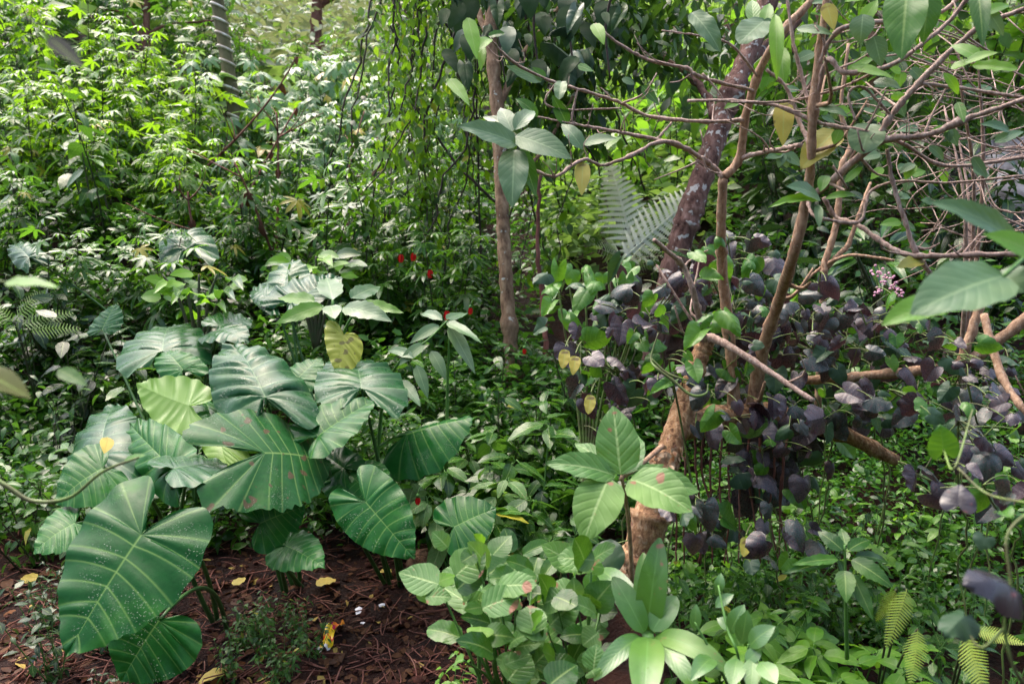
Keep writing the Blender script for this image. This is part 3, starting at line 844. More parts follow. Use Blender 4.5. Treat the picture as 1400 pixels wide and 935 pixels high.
# ------------------------------------------------------------------ elephant ears, leaf by leaf
def ear_plant(base, leaves, label, group=None):
    """base: (px, d) of the root; leaves: dicts with J, T, W as (px, py, d)"""
    b = on_ground(*base)
    root = empty('elephant_ear_plant', b, label, 'plant', group)
    rng = np.random.default_rng(int(base[0]))
    for k, lf in enumerate(leaves):
        J, T, W = P(*lf['J']), P(*lf['T']), P(*lf['W'])
        dr = lf.get('droop', .18)
        t = heart_leaf(lobe=lf.get('lobe', 1.0), fold=lf.get('fold', .10), sidedroop=lf.get('sd', .22), droop=dr,
                       lobedroop=lf.get('ld', .3), pucker=lf.get('pucker', .012) * .7, wave=lf.get('wave', .022),
                       seed=int(lf['J'][0] * 7 + lf['J'][1]), ragged=lf.get('ragged', .012))
        M = place(J, T, W, under=lf.get('under', False), comp=dr)
        t = xf(t, M[:3, :3], J - b)
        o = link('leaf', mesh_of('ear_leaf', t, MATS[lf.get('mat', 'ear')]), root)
        if lf.get('lab'): o['label'] = lf['lab']
        # stalk: leaves the blade on its under side, bows and runs down to the root
        N = unit(M[:3, 2]); ax = unit(T - J)
        if lf.get('under'): N = -N
        j0 = J - N * .003
        r0 = b + np.array([rng.normal(0, .035), rng.normal(0, .035), -.04])
        ctrl = (j0 + r0) / 2 + Z * .16 - ax * .10 - N * .04
        rr = np.linalg.norm(j0 - r0)
        link('stalk', mesh_of('stalk', tube(bez(j0, ctrl, r0, 16) - b, np.linspace(.0042, .0085, 16), 8), MATS['stalk_ear']), o)
    return root

def L(J, T, W, **k): return dict(J=J, T=T, W=W, **k)

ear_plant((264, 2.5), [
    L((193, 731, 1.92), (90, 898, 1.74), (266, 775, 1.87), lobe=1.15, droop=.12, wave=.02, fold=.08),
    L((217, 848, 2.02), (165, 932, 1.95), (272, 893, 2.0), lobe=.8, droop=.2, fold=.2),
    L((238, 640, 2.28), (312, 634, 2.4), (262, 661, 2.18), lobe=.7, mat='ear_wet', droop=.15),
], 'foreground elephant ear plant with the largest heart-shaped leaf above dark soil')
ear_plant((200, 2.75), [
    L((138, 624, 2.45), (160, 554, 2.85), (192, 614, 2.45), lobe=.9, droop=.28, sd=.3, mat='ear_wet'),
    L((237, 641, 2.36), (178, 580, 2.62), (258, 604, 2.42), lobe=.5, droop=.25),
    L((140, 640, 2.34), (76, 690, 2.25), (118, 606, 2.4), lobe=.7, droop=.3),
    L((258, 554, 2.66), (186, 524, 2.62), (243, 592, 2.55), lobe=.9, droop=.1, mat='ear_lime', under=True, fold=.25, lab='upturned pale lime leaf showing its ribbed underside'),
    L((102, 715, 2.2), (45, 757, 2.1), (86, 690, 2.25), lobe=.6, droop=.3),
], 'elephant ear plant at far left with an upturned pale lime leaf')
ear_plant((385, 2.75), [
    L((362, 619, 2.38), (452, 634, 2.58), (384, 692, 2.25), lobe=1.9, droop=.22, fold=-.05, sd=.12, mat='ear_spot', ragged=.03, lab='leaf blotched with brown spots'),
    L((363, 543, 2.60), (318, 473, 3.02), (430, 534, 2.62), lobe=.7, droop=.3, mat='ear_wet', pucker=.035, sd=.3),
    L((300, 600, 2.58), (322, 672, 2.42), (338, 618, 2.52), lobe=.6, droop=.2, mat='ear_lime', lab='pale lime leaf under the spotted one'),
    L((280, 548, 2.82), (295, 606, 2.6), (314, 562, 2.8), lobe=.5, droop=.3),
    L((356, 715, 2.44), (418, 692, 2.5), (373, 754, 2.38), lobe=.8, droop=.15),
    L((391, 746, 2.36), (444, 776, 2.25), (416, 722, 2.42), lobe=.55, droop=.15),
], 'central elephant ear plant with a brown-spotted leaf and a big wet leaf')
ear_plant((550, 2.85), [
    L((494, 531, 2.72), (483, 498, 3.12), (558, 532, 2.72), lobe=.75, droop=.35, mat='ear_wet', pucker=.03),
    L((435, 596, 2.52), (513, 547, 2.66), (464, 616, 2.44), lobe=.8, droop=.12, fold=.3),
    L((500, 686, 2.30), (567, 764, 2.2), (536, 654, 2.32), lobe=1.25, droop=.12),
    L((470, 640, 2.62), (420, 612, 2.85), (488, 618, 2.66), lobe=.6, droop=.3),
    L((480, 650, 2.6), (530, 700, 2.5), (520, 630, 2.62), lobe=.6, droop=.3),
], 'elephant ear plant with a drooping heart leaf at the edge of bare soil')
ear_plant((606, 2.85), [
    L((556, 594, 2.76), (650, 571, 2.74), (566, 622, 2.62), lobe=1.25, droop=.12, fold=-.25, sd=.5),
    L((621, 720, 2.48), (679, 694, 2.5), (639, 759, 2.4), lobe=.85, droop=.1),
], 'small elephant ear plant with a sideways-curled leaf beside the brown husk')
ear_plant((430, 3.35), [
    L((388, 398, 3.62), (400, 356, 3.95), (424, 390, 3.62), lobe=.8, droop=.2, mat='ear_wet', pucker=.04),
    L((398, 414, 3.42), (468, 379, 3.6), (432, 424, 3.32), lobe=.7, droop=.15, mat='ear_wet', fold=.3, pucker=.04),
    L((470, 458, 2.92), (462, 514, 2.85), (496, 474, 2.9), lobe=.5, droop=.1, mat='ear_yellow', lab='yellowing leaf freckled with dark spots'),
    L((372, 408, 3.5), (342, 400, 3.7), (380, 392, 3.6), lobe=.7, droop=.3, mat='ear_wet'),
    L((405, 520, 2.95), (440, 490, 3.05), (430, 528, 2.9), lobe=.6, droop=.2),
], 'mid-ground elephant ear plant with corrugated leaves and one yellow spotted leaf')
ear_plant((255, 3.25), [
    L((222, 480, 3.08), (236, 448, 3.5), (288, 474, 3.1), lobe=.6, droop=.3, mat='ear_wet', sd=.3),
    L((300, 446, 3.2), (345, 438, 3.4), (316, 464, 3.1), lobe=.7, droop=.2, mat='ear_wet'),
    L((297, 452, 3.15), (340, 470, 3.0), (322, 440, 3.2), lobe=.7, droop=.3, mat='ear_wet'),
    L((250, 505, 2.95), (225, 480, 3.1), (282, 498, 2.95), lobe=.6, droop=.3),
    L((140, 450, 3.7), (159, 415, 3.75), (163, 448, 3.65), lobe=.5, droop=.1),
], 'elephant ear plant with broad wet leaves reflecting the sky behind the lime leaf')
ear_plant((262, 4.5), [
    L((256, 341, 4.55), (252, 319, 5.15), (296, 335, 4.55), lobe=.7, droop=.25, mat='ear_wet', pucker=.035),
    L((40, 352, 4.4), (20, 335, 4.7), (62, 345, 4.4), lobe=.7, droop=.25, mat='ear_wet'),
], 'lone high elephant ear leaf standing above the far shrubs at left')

# ------------------------------------------------------------------ plants whose leaves are placed one by one
def leaf_obj(root, kind, mat, J, T, hw=None, var=None, under=False, nrm=None, name='leaf', rng=R_):
    """hw: half width in photo pixels"""
    b = np.array(root.location)
    Jw, Tw = P(*J), P(*T)
    k = int(rng.integers(0, len(TT[kind]))) if var is None else var
    t = TT[kind][k]
    wt = (t.v[:, 0].max() - t.v[:, 0].min()) / 2
    h = None if hw is None else hw * (J[2] + T[2]) / 2 / FPX / wt
    M = place(Jw, Tw, None, h, under, comp=-t.v[t.v[:, 1].argmax(), 2], nrm=nrm)
    M[:3, 3] -= b
    tt = xf(t, M[:3, :3])
    o = link(name, mesh_of('leaf_' + kind, tt, MATS[mat]), root)
    o.location = M[:3, 3]
    return o

def stems_obj(root, curves, mat, name='stem', sides=6):
    """curves: list of lists of (px, py, d, half width px)"""
    b = np.array(root.location); parts = []
    for c in curves:
        pts = np.array([P(*q[:3]) for q in c]); r = np.array([q[3] * q[2] / FPX for q in c])
        n = max(6, 5 * len(c))
        rr = np.interp(np.linspace(0, 1, n), np.linspace(0, 1, len(r)), r)
        parts.append(tube(spline(pts, n) - b, rr, sides))
    if len(parts) > 8: return meta(link(name, mesh_of(name, cat_tm(parts), MATS[mat]), root), kind='stuff')
    for t in parts: link(name, mesh_of(name, t, MATS[mat]), root)

def near_root(px, d): return on_ground(px, d)

# lobed-leaf plant in front of the corrugated ears
r = empty('lobed_leaf_plant', near_root(440, 3.2), 'plant with long-stalked lime and whitish lobed leaves above the yellow leaf', 'plant')
for (J, T, hw, mt) in [((440, 418, 3.1), (376, 443, 3.0), 14, 'ov_bright'), ((470, 421, 3.05), (536, 440, 2.95), 17, 'ov_grey'), ((492, 416, 3.1), (552, 428, 3.05), 11, 'ov_bright'),
                       ((455, 410, 3.2), (446, 380, 3.5), 18, 'ov_grey'), ((480, 408, 3.2), (520, 392, 3.4), 14, 'ov_grey'), ((430, 412, 3.2), (380, 408, 3.3), 12, 'ov_bright'), ((452, 418, 3.0), (458, 436, 2.9), 14, 'ov_grey')]:
    leaf_obj(r, 'tooth', mt, J, T, hw)
stems_obj(r, [[(440, 418, 3.1, 2), (455, 450, 3.1, 2.5), (450, 520, 3.15, 3)], [(470, 421, 3.05, 2), (462, 460, 3.1, 2.5), (448, 530, 3.2, 3)], [(492, 416, 3.1, 1.5), (470, 455, 3.1, 2), (446, 540, 3.2, 3)], [(455, 410, 3.2, 2), (455, 470, 3.2, 2), (440, 600, 3.2, 3)]], 'stalk')

# rosette shrubs among the ears (bright leaves)
for base, cx, cy, d, mt, lab in [(275, 272, 375, 3.7, 'ov_bright', 'bright green leafy shrub rosette below the lone high elephant ear leaf'),
                                 (432, 432, 350, 4.2, 'ov_bright', 'yellow-green leafy shrub top above the corrugated elephant ears')]:
    r = empty('bright_shrub', near_root(base, d), lab, 'shrub')
    rng = np.random.default_rng(base)
    for k in range(34):
        a = rng.uniform(0, 6.28); q = rng.uniform(4, 48); J = (cx + q * math.cos(a) * 1.2, cy + abs(q * math.sin(a)) * .8 + rng.uniform(-5, 30), d + .006 * q * math.sin(a))
        T = (J[0] + rng.uniform(20, 40) * math.cos(a), J[1] + rng.uniform(-6, 14), d + .014 * q * math.sin(a) - .1)
        leaf_obj(r, 'ov', mt if rng.random() < .6 else 'ov_mid', J, T, rng.uniform(7, 11), rng=rng)
    stems_obj(r, [[(cx + e, cy, d, 1.5), (cx + e * .5, cy + 40, d, 2), (cx, cy + 130, d, 3)] for e in (-50, -25, 0, 25, 50)], 'stalk_dark')

# whorled balsam-like plants by the curled leaf
for base, d, sc, lab in [((648, 2.62), 2.62, 1.0, 'pale-veined whorled balsam plant beside the curled elephant ear leaf'),
                         ((700, 2.75), 2.75, .95, 'whorled balsam plant right of the curled elephant ear leaf'),
                         ((618, 2.95), 2.95, 1.1, 'taller whorled balsam plant behind the curled elephant ear leaf'),
                         ((735, 2.95), 2.95, 1.2, 'whorled leafy plant under the slender trunk'),
                         ((765, 2.6), 2.6, .9, 'whorled leafy plant left of the pale seedling')]:
    plant(RC['whorl'][int(base[0]) % 4], 'balsam_plant', on_ground(*base), base[0], sc, 'ov_mid' if base[0] != 648 else 'ov_pale', 'stalk', lab, 'plant', 'whorled plants in the centre')

# tall leafy stem with big grey-green leaves (left of the trunk)
r = empty('grey_leaf_plant', near_root(610, 3.0), 'stalky plant with drooping grey-green leaves left of the slender trunk', 'plant')
for (J, T, hw) in [((612, 440, 2.95), (660, 470, 2.8), 9), ((615, 445, 2.95), (650, 512, 2.85), 11), ((600, 445, 3.0), (560, 470, 2.95), 9), ((605, 438, 3.0), (575, 430, 3.1), 8), ((610, 436, 3.0), (640, 428, 3.1), 8),
                   ((580, 470, 2.95), (545, 500, 2.9), 9), ((590, 480, 2.95), (610, 520, 2.9), 9), ((565, 490, 2.9), (530, 480, 3.0), 8), ((570, 500, 2.9), (585, 545, 2.85), 9), ((548, 520, 2.9), (575, 556, 2.8), 10)]:
    leaf_obj(r, 'ov', 'ov_grey', J, T, hw)
stems_obj(r, [[(612, 438, 2.95, 1.2), (585, 465, 2.95, 1.6), (550, 490, 2.95, 2), (525, 540, 3.0, 2.6), (515, 640, 3.0, 3)], [(615, 445, 2.95, 1.2), (612, 520, 3.0, 2), (610, 640, 3.0, 3)]], 'stalk')

# pale seedling in the centre foreground
r = empty('pale_seedling', near_root(868, 1.9), 'pale green seedling with five large soft leaves before the flaky trunk', 'plant')
for (J, T, hw, v) in [((848, 648, 1.74), (838, 555, 1.80), 30, 0), ((856, 648, 1.74), (868, 592, 1.86), 20, 2), ((840, 650, 1.74), (747, 634, 1.72), 21, 1), ((832, 655, 1.72), (798, 740, 1.64), 34, 1), ((862, 655, 1.72), (946, 700, 1.62), 33, 1), ((866, 652, 1.74), (956, 672, 1.74), 24, 0), ((842, 645, 1.76), (786, 606, 1.86), 14, 0)]:
    leaf_obj(r, 'broad', 'ov_pale', J, T, hw, v)
stems_obj(r, [[(850, 650, 1.74, 2.5), (860, 720, 1.8, 3), (866, 830, 1.9, 4)], [(848, 655, 1.74, 2.5), (870, 640, 1.8, 3), (905, 610, 1.95, 4)]], 'bark_tan')

# strap-leaved rosette
r = empty('strap_leaf_plant', near_root(893, 1.72), 'glossy strap-leaved rosette plant at the bottom centre', 'plant')
for (J, T, hw, v, m) in [((884, 866, 1.62), (902, 735, 1.66), 20, 0, 'strap'), ((876, 862, 1.62), (880, 755, 1.74), 12, 0, 'strap'), ((880, 864, 1.6), (838, 788, 1.66), 17, 0, 'strap'), ((892, 862, 1.6), (925, 815, 1.64), 17, 0, 'strap'),
                         ((886, 872, 1.58), (880, 968, 1.4), 24, 0, 'strap'), ((896, 870, 1.6), (1000, 920, 1.48), 17, 1, 'strap'), ((892, 874, 1.6), (960, 958, 1.45), 14, 1, 'ov_gloss'), ((878, 872, 1.6), (812, 930, 1.5), 15, 1, 'ov_gloss'),
                         ((884, 868, 1.64), (818, 778, 1.85), 18, 1, 'ov_gloss')]:
    leaf_obj(r, 'strap', m, J, T, hw, v)
stems_obj(r, [[(886, 868, 1.6, 9), (888, 900, 1.64, 8), (893, 960, 1.72, 7)]], 'stalk')

# round pale leaves of the foreground bush
rng = np.random.default_rng(77)
for bx, lab, cl in [(690, 'pale round-leaved bush at bottom centre beside the bare soil', [(640, 800, 60, 60, 26), (700, 810, 55, 70, 26), (690, 890, 70, 45, 26)]),
                    (790, 'pale round-leaved bush left of the strap-leaved rosette', [(780, 850, 60, 60, 30), (810, 800, 45, 40, 16), (770, 910, 60, 30, 18)])]:
    r = empty('round_leaf_bush', near_root(bx, 1.75), lab, 'bush')
    cur = []
    for (cx, cy, rx, ry, n) in cl:
        for k in range(int(n * .7)):
            a = rng.uniform(0, 6.28); q = math.sqrt(rng.random())
            jx, jy = cx + rx * q * math.cos(a), cy + ry * q * math.sin(a)
            d = 1.66 + rng.uniform(-.12, .16) - (jy - 830) * .0006
            a2 = rng.uniform(0, 6.28); ln = rng.uniform(28, 60)
            T = (jx + ln * math.cos(a2), jy + ln * .6 * math.sin(a2) - 8, d + rng.uniform(-.06, .06))
            leaf_obj(r, rng.choice(['round', 'broad', 'ov', 'broad']), rng.choice(['ov_pale', 'ov_pale', 'ov_pale', 'ov_bright', 'ov_mid', 'ov_mid']), (jx, jy, d), T, ln * rng.uniform(.34, .46), rng=rng)
            if k % 3 == 0: cur.append([(jx, jy, d, 1.2), ((jx + bx) / 2 + rng.uniform(-10, 10), (jy + 960) / 2, 1.68, 1.8), (bx + rng.uniform(-25, 25), 985, 1.75, 2.5)])
    stems_obj(r, cur, 'stalk')
# single big leaf of it on the soil side
r = empty('broad_leaf_seedling', near_root(655, 1.95), 'seedling with a long pale leaf arching over the bare soil', 'plant')
for (J, T, hw) in [((660, 838, 1.8), (584, 790, 1.9), 19), ((664, 836, 1.8), (628, 772, 1.95), 13), ((668, 836, 1.8), (715, 780, 1.85), 22), ((690, 830, 1.75), (680, 782, 1.75), 17)]:
    leaf_obj(r, 'broad', 'ov_pale', J, T, hw)
stems_obj(r, [[(662, 838, 1.8, 2.5), (656, 880, 1.88, 3), (655, 940, 1.95, 3)]], 'stalk')

# vine runner with round leaves above that bush
r = empty('runner_vine', near_root(760, 2.0), 'thin runner vine with small round leaves left of the flaky trunk', 'vine')
for (J, T, hw) in [((700, 755, 1.95), (690, 722, 1.98), 12), ((715, 758, 1.95), (750, 742, 1.95), 11), ((690, 762, 1.95), (668, 755, 1.95), 9), ((735, 762, 1.9), (725, 800, 1.85), 14), ((770, 764, 1.9), (800, 742, 1.95), 12), ((760, 765, 1.9), (742, 790, 1.85), 11), ((820, 742, 1.9), (845, 780, 1.85), 22), ((700, 765, 1.9), (660, 790, 1.85), 20)]:
    leaf_obj(r, 'round', 'heart_dark' if hw == 22 else 'ov_mid', J, T, hw)
stems_obj(r, [[(685, 758, 1.95, 1), (730, 764, 1.92, 1.3), (770, 766, 1.9, 1.3), (800, 755, 1.92, 1), (860, 738, 1.95, 1)], [(770, 766, 1.9, 1.3), (762, 830, 1.98, 1.6), (760, 900, 2.0, 2)]], 'vine_stem')

# upright glossy leaves (bottom centre right)
r = empty('upright_leaf_plant', near_root(1020, 1.65), 'upright glossy pinnate-leaved plant right of the strap-leaved rosette', 'plant')
for (J, T, hw) in [((982, 812, 1.55), (986, 783, 1.56), 7), ((978, 830, 1.55), (1003, 812, 1.55), 8), ((998, 866, 1.5), (1018, 826, 1.5), 12), ((1014, 880, 1.48), (1022, 833, 1.48), 12), ((1024, 884, 1.46), (1060, 856, 1.44), 14), ((1008, 900, 1.46), (1000, 940, 1.4), 14), ((1020, 905, 1.45), (1042, 885, 1.45), 10),
                   ((1030, 900, 1.45), (1026, 945, 1.4), 13), ((950, 862, 1.52), (952, 825, 1.53), 8), ((975, 900, 1.5), (945, 930, 1.42), 14), ((1006, 860, 1.52), (980, 845, 1.54), 10), ((1040, 905, 1.42), (1062, 935, 1.36), 14)]:
    leaf_obj(r, 'narrow', 'ov_gloss', J, T, hw)
stems_obj(r, [[(982, 800, 1.55, 1.3), (995, 860, 1.5, 2), (1010, 900, 1.48, 2), (1020, 985, 1.6, 3)], [(1024, 880, 1.46, 1.5), (1018, 920, 1.5, 2), (1020, 985, 1.6, 3)], [(950, 850, 1.52, 1.3), (980, 905, 1.52, 2), (1020, 985, 1.6, 3)]], 'stalk')

# nettle-like plant at lower right
r = empty('nettle_plant', near_root(1158, 2.0), 'nettle-like plant with serrated leaves at lower right', 'plant')
for (J, T, hw) in [((1152, 752, 1.9), (1118, 726, 1.95), 12), ((1160, 752, 1.9), (1190, 738, 1.95), 11), ((1165, 765, 1.86), (1221, 803, 1.8), 14), ((1155, 780, 1.86), (1157, 824, 1.8), 14), ((1145, 764, 1.88), (1082, 772, 1.85), 9), ((1165, 785, 1.86), (1194, 848, 1.8), 11), ((1140, 768, 1.88), (1070, 784, 1.85), 8),
                   ((1156, 745, 1.95), (1150, 722, 2.0), 8), ((1170, 760, 1.9), (1215, 770, 1.95), 9)]:
    leaf_obj(r, 'tooth', 'ov_mid', J, T, hw)
stems_obj(r, [[(1155, 745, 1.9, 1.5), (1156, 800, 1.92, 2), (1158, 900, 2.0, 3)]], 'stalk')

# low bright plants, bottom right
row('whorl', 'ov_bright', 'stalk', [(1060, 1.85), (1100, 1.95), (1110, 1.75), (1160, 1.8), (1205, 1.95), (1050, 2.1), (1150, 2.1), (1240, 1.8), (1085, 1.65), (1190, 1.65)], 'ground_plant',
    'low bright leafy plant at the bottom right', 'plant', 'low bright plants at bottom right', True, 61, (.55, .75), nrow=1)
row('ovsmall', 'ov_mid', 'stalk', [(1300, 1.9), (1360, 2.1), (1260, 2.2), (1180, 2.35), (1090, 2.3), (1000, 2.1), (960, 2.2), (1330, 2.5), (1400, 1.8)], 'ground_plant',
    'low small-leaved plant on the lower right bank', 'plant', 'low small-leaved plants on the right bank', True, 62, (.6, .9), nrow=1)
row('ovsmall', 'ov_mid', 'stalk', [(300, 2.35), (335, 2.3), (285, 2.2), (320, 2.42), (365, 2.2), (380, 2.45), (410, 2.3), (345, 2.12)], 'soil_weed',
    'small weed on bare soil beside the largest leaf', 'weed', 'small weeds on the soil', True, 63, (.30, .42), nrow=1)
row('ovsmall', 'ov_bright', 'stalk', [(600, 1.95), (640, 1.85), (700, 1.8), (560, 1.78)], 'soil_weed',
    'small bright weed below the pale round-leaved bush', 'weed', 'small bright weeds at the bottom edge', True, 64, (.3, .45), nrow=1)
row('ovsmall', 'ov_dark', 'stalk', [(60, 1.95), (130, 1.85), (30, 2.2), (110, 2.35), (20, 2.5), (70, 2.7)], 'soil_weed',
    'small dark weed on shaded soil at lower left', 'weed', 'small dark weeds at lower left', True, 65, (.35, .6), nrow=1)

row('ov', 'ov_bright', 'stalk', [(930, 2.7), (990, 2.9), (1060, 2.7), (1130, 2.85), (1200, 2.65), (1270, 2.8), (1340, 2.7), (1400, 2.9), (1020, 2.4), (1240, 2.4)], 'bank_plant',
    'ovate-leaved plant on the bank below the log', 'plant', 'ovate-leaved plants on the bank', True, 66, (.42, .6), nrow=1)
# lime fern fronds, lower right
def fern(base, fr, mat, label, name='fern', group=None):
    r = empty(name, on_ground(*base), label, 'fern', group)
    b = np.array(r.location)
    for (J, T, W) in fr:
        Jw, Tw, Ww = P(*J), P(*T), P(*W)
        t = frond(20 if mat == 'fern_lime' else 15, 1.0, .5, 6, .15, .08, .022 if mat == 'fern_lime' else .017, comb=.75 if mat == 'fern_lime' else .9)
        M = place(Jw, Tw, Ww, comp=.15)
        o = link('frond', mesh_of('frond', xf(t, M[:3, :3]), MATS[mat]), r); o.location = Jw - b
        link('stalk', mesh_of('stalk', tube(bez(Jw - b, (Jw - b) * .5 + Z * .05, np.zeros(3) - Z * .03, 8), .003, 5), MATS['stalk_dark']), r)
    return r
fern((1235, 1.95), [((1240, 805, 1.8), (1212, 884, 1.74), (1262, 813, 1.8)), ((1255, 860, 1.78), (1245, 936, 1.7), (1277, 863, 1.78)), ((1225, 806, 1.85), (1198, 848, 1.85), (1238, 816, 1.85))], 'fern_lime', 'fern with short lime-yellow fronds below the nettle-like plant')
fern((1335, 1.8), [((1320, 866, 1.62), (1346, 955, 1.55), (1345, 859, 1.62)), ((1330, 860, 1.62), (1400, 880, 1.55), (1332, 846, 1.64))], 'fern_lime', 'dull green fern frond at the lower right corner')
fern((45, 4.1), [((20, 440, 3.9), (60, 398, 4.3), (30, 455, 3.8)), ((30, 445, 3.9), (100, 428, 4.1), (38, 462, 3.8)), ((25, 450, 3.9), (-20, 410, 4.2), (12, 460, 3.8)), ((40, 452, 3.9), (110, 450, 3.9), (42, 468, 3.8))], 'fern_dark', 'dark fern in the shaded hollow at the left edge')

# tree fern behind the leaning trunk
r = empty('tree_fern', on_ground(848, 5.2), 'silvery tree fern glimpsed between the slender and leaning trunks', 'tree fern')
b = np.array(r.location)
top = P(850, 372, 4.12)
link('trunk', mesh_of('trunk', tube(spline([np.zeros(3) - Z * .1, (top - b) * .5 + [.02, 0, 0], top - b], 10), np.linspace(.09, .07, 10), 9), MATS['bark_mottled']), r)
for (J, T, W) in [((868, 352, 5.05), (834, 224, 5.35), (914, 340, 5.05)), ((850, 356, 5.0), (962, 258, 5.3), (880, 396, 4.95)), ((852, 362, 4.95), (815, 338, 4.35), (850, 330, 4.9)), ((858, 360, 4.95), (905, 350, 4.3), (866, 330, 4.95))]:
    Jw, Tw, Ww = P(*J), P(*T), P(*W)
    t = frond(17, 1.0, .5, 12, .22, .20, .030, comb=.35)
    M = place(Jw, Tw, Ww, comp=.22)
    o = link('frond', mesh_of('frond', xf(t, M[:3, :3]), MATS['fern_silver']), r); o.location = Jw - b

# clumped palms of strap leaves behind pink flowers
r = empty('rosette_shrub', near_root(1200, 3.9), 'leafy rosette shrub with narrow leaves behind the pink flowers', 'shrub')
rng = np.random.default_rng(5)
for k in range(26):
    a = rng.uniform(0, 6.28); J = (1195 + 30 * math.cos(a), 345 + 18 * math.sin(a), 3.7)
    leaf_obj(r, 'narrow', rng.choice(['ov_mid', 'ov_dark']), J, (J[0] + 48 * math.cos(a), J[1] + 26 * math.sin(a) + 8, 3.7 - .25 * math.sin(a)), 7, rng=rng)
stems_obj(r, [[(1195 + e, 345, 3.7, 2), (1198, 420, 3.8, 3), (1200, 520, 3.9, 4)] for e in (-25, 0, 25)], 'stalk_dark')

# ------------------------------------------------------------------ trunks and branches
def branch(parts_rng, c, wig=.25, sides=8, knob=.05, per=7, spurs=False):
    pts = np.array([P(*q[:3]) for q in c]); r = np.array([q[3] * q[2] / FPX for q in c])
    n = per * len(c)
    s = spline(pts, n)
    rr = np.interp(np.linspace(0, 1, n), np.linspace(0, 1, len(r)), r)
    s = s + parts_rng.normal(0, 1, s.shape) * rr[:, None] * wig * .6
    for q in range(max(1, n // 9)):
        i0 = parts_rng.integers(1, n - 1); rr = rr * (1 + .22 * np.exp(-((np.arange(n) - i0) / .8) ** 2))
    parts = [tube(s, rr * (.78 if spurs else .9), sides, knob=knob, rng=parts_rng)]
    if spurs:
        for q in range(int(parts_rng.integers(2, 3 + n // 9))):
            i0 = int(parts_rng.integers(2, n - 1)); tg = unit(s[min(i0 + 1, n - 1)] - s[i0 - 1])
            dv = unit(parts_rng.normal(0, 1, 3) + .5 * tg + .3 * Z); ln = parts_rng.uniform(4, 16) * rr[i0]
            ln = min(ln, .14)
            p1 = s[i0] + dv * ln * .5 + parts_rng.normal(0, .06, 3) * ln; p2 = p1 + (dv * .5 + .3 * Z + parts_rng.normal(0, .25, 3)) * ln
            parts.append(tube(spline([s[i0], p1, p2], 6), np.linspace(rr[i0] * .38, rr[i0] * .16, 6), 5))
    return cat_tm(parts)

def tree_part(root, name, curves, mat, seed=0, **k):
    rng = np.random.default_rng(seed)
    b = np.array(root.location)
    out = []
    for c in curves:
        t = branch(rng, c, **k)
        out.append(link(name, mesh_of(name, xf(t, None, -b), MATS[mat]), root))
    return out

# slender lichen-spotted trunk in the middle, with its crown above
r = empty('slender_tree', on_ground(702, 4.35), 'slender upright tree with lichen-spotted bark amid hanging vines', 'tree')
tree_part(r, 'trunk', [[(704, 520, 4.35, 13), (697, 455, 4.35, 11), (690, 350, 4.35, 10.5), (685, 250, 4.35, 10), (680, 150, 4.38, 10), (672, 60, 4.41, 9), (668, -60, 4.47, 8), (655, -260, 4.53, 6)]], 'bark_grey', 1, sides=12, wig=.06, per=9)
tree_part(r, 'limb', [[(680, 150, 4.38, 6), (720, 70, 4.47, 5), (790, -20, 4.53, 4), (860, -120, 4.59, 3)], [(672, 60, 4.41, 6), (640, -10, 4.53, 4), (590, -80, 4.65, 3)], [(668, -60, 4.47, 5), (740, -180, 4.35, 4), (800, -260, 4.8, 3)], [(684, 235, 4.35, 4), (735, 215, 4.53, 3), (790, 120, 4.65, 2)]], 'bark_grey', 2)
def crown(root, blobs, n, size, mat, seed, kind='small', el=(-1.3, -.1)):
    rng = np.random.default_rng(seed); b = np.array(root.location); pos = []
    tot = sum(w for *_, w in blobs)
    for (px, py, d, rx, ry, rd, w) in blobs:
        m = int(n * w / tot)
        u = rng.normal(0, 1, (m, 3)); u /= np.linalg.norm(u, axis=1, keepdims=True); u *= rng.random((m, 1)) ** .45
        q = np.array([P(px + rx * a, py + ry * c, d + rd * e) for a, c, e in u])
        pos.append(q)
    pos = np.concatenate(pos); m = len(pos)
    az = rng.uniform(0, 6.28, m); e = rng.uniform(el[0], el[1], m)
    yd = np.stack([np.cos(az) * np.cos(e), np.sin(az) * np.cos(e), np.sin(e)], -1)
    nr = Z[None] + rng.normal(0, .5, (m, 3)) + .5 * np.stack([np.cos(az), np.sin(az), 0 * az], -1)
    t, rn = scatter_tm(TT[kind], frames(pos - b, yd, nr, size * rng.uniform(.6, 1.3, m)), rng)
    return meta(link('crown', mesh_of('crown', t, MATS[mat], rn), root), kind='stuff')
crown(r, [(640, -40, 5.2, 130, 110, .8, 1.2), (770, 20, 4.5, 110, 90, .4, 1.3), (860, 30, 4.5, 100, 90, .4, 1.0), (700, 40, 4.9, 60, 80, .3, .6), (770, 140, 4.7, 80, 80, .3, .8), (930, 20, 4.7, 110, 100, .4, 1), (740, -130, 4.6, 160, 60, .6, .5)], 3000, .085, 'canopy', 5)

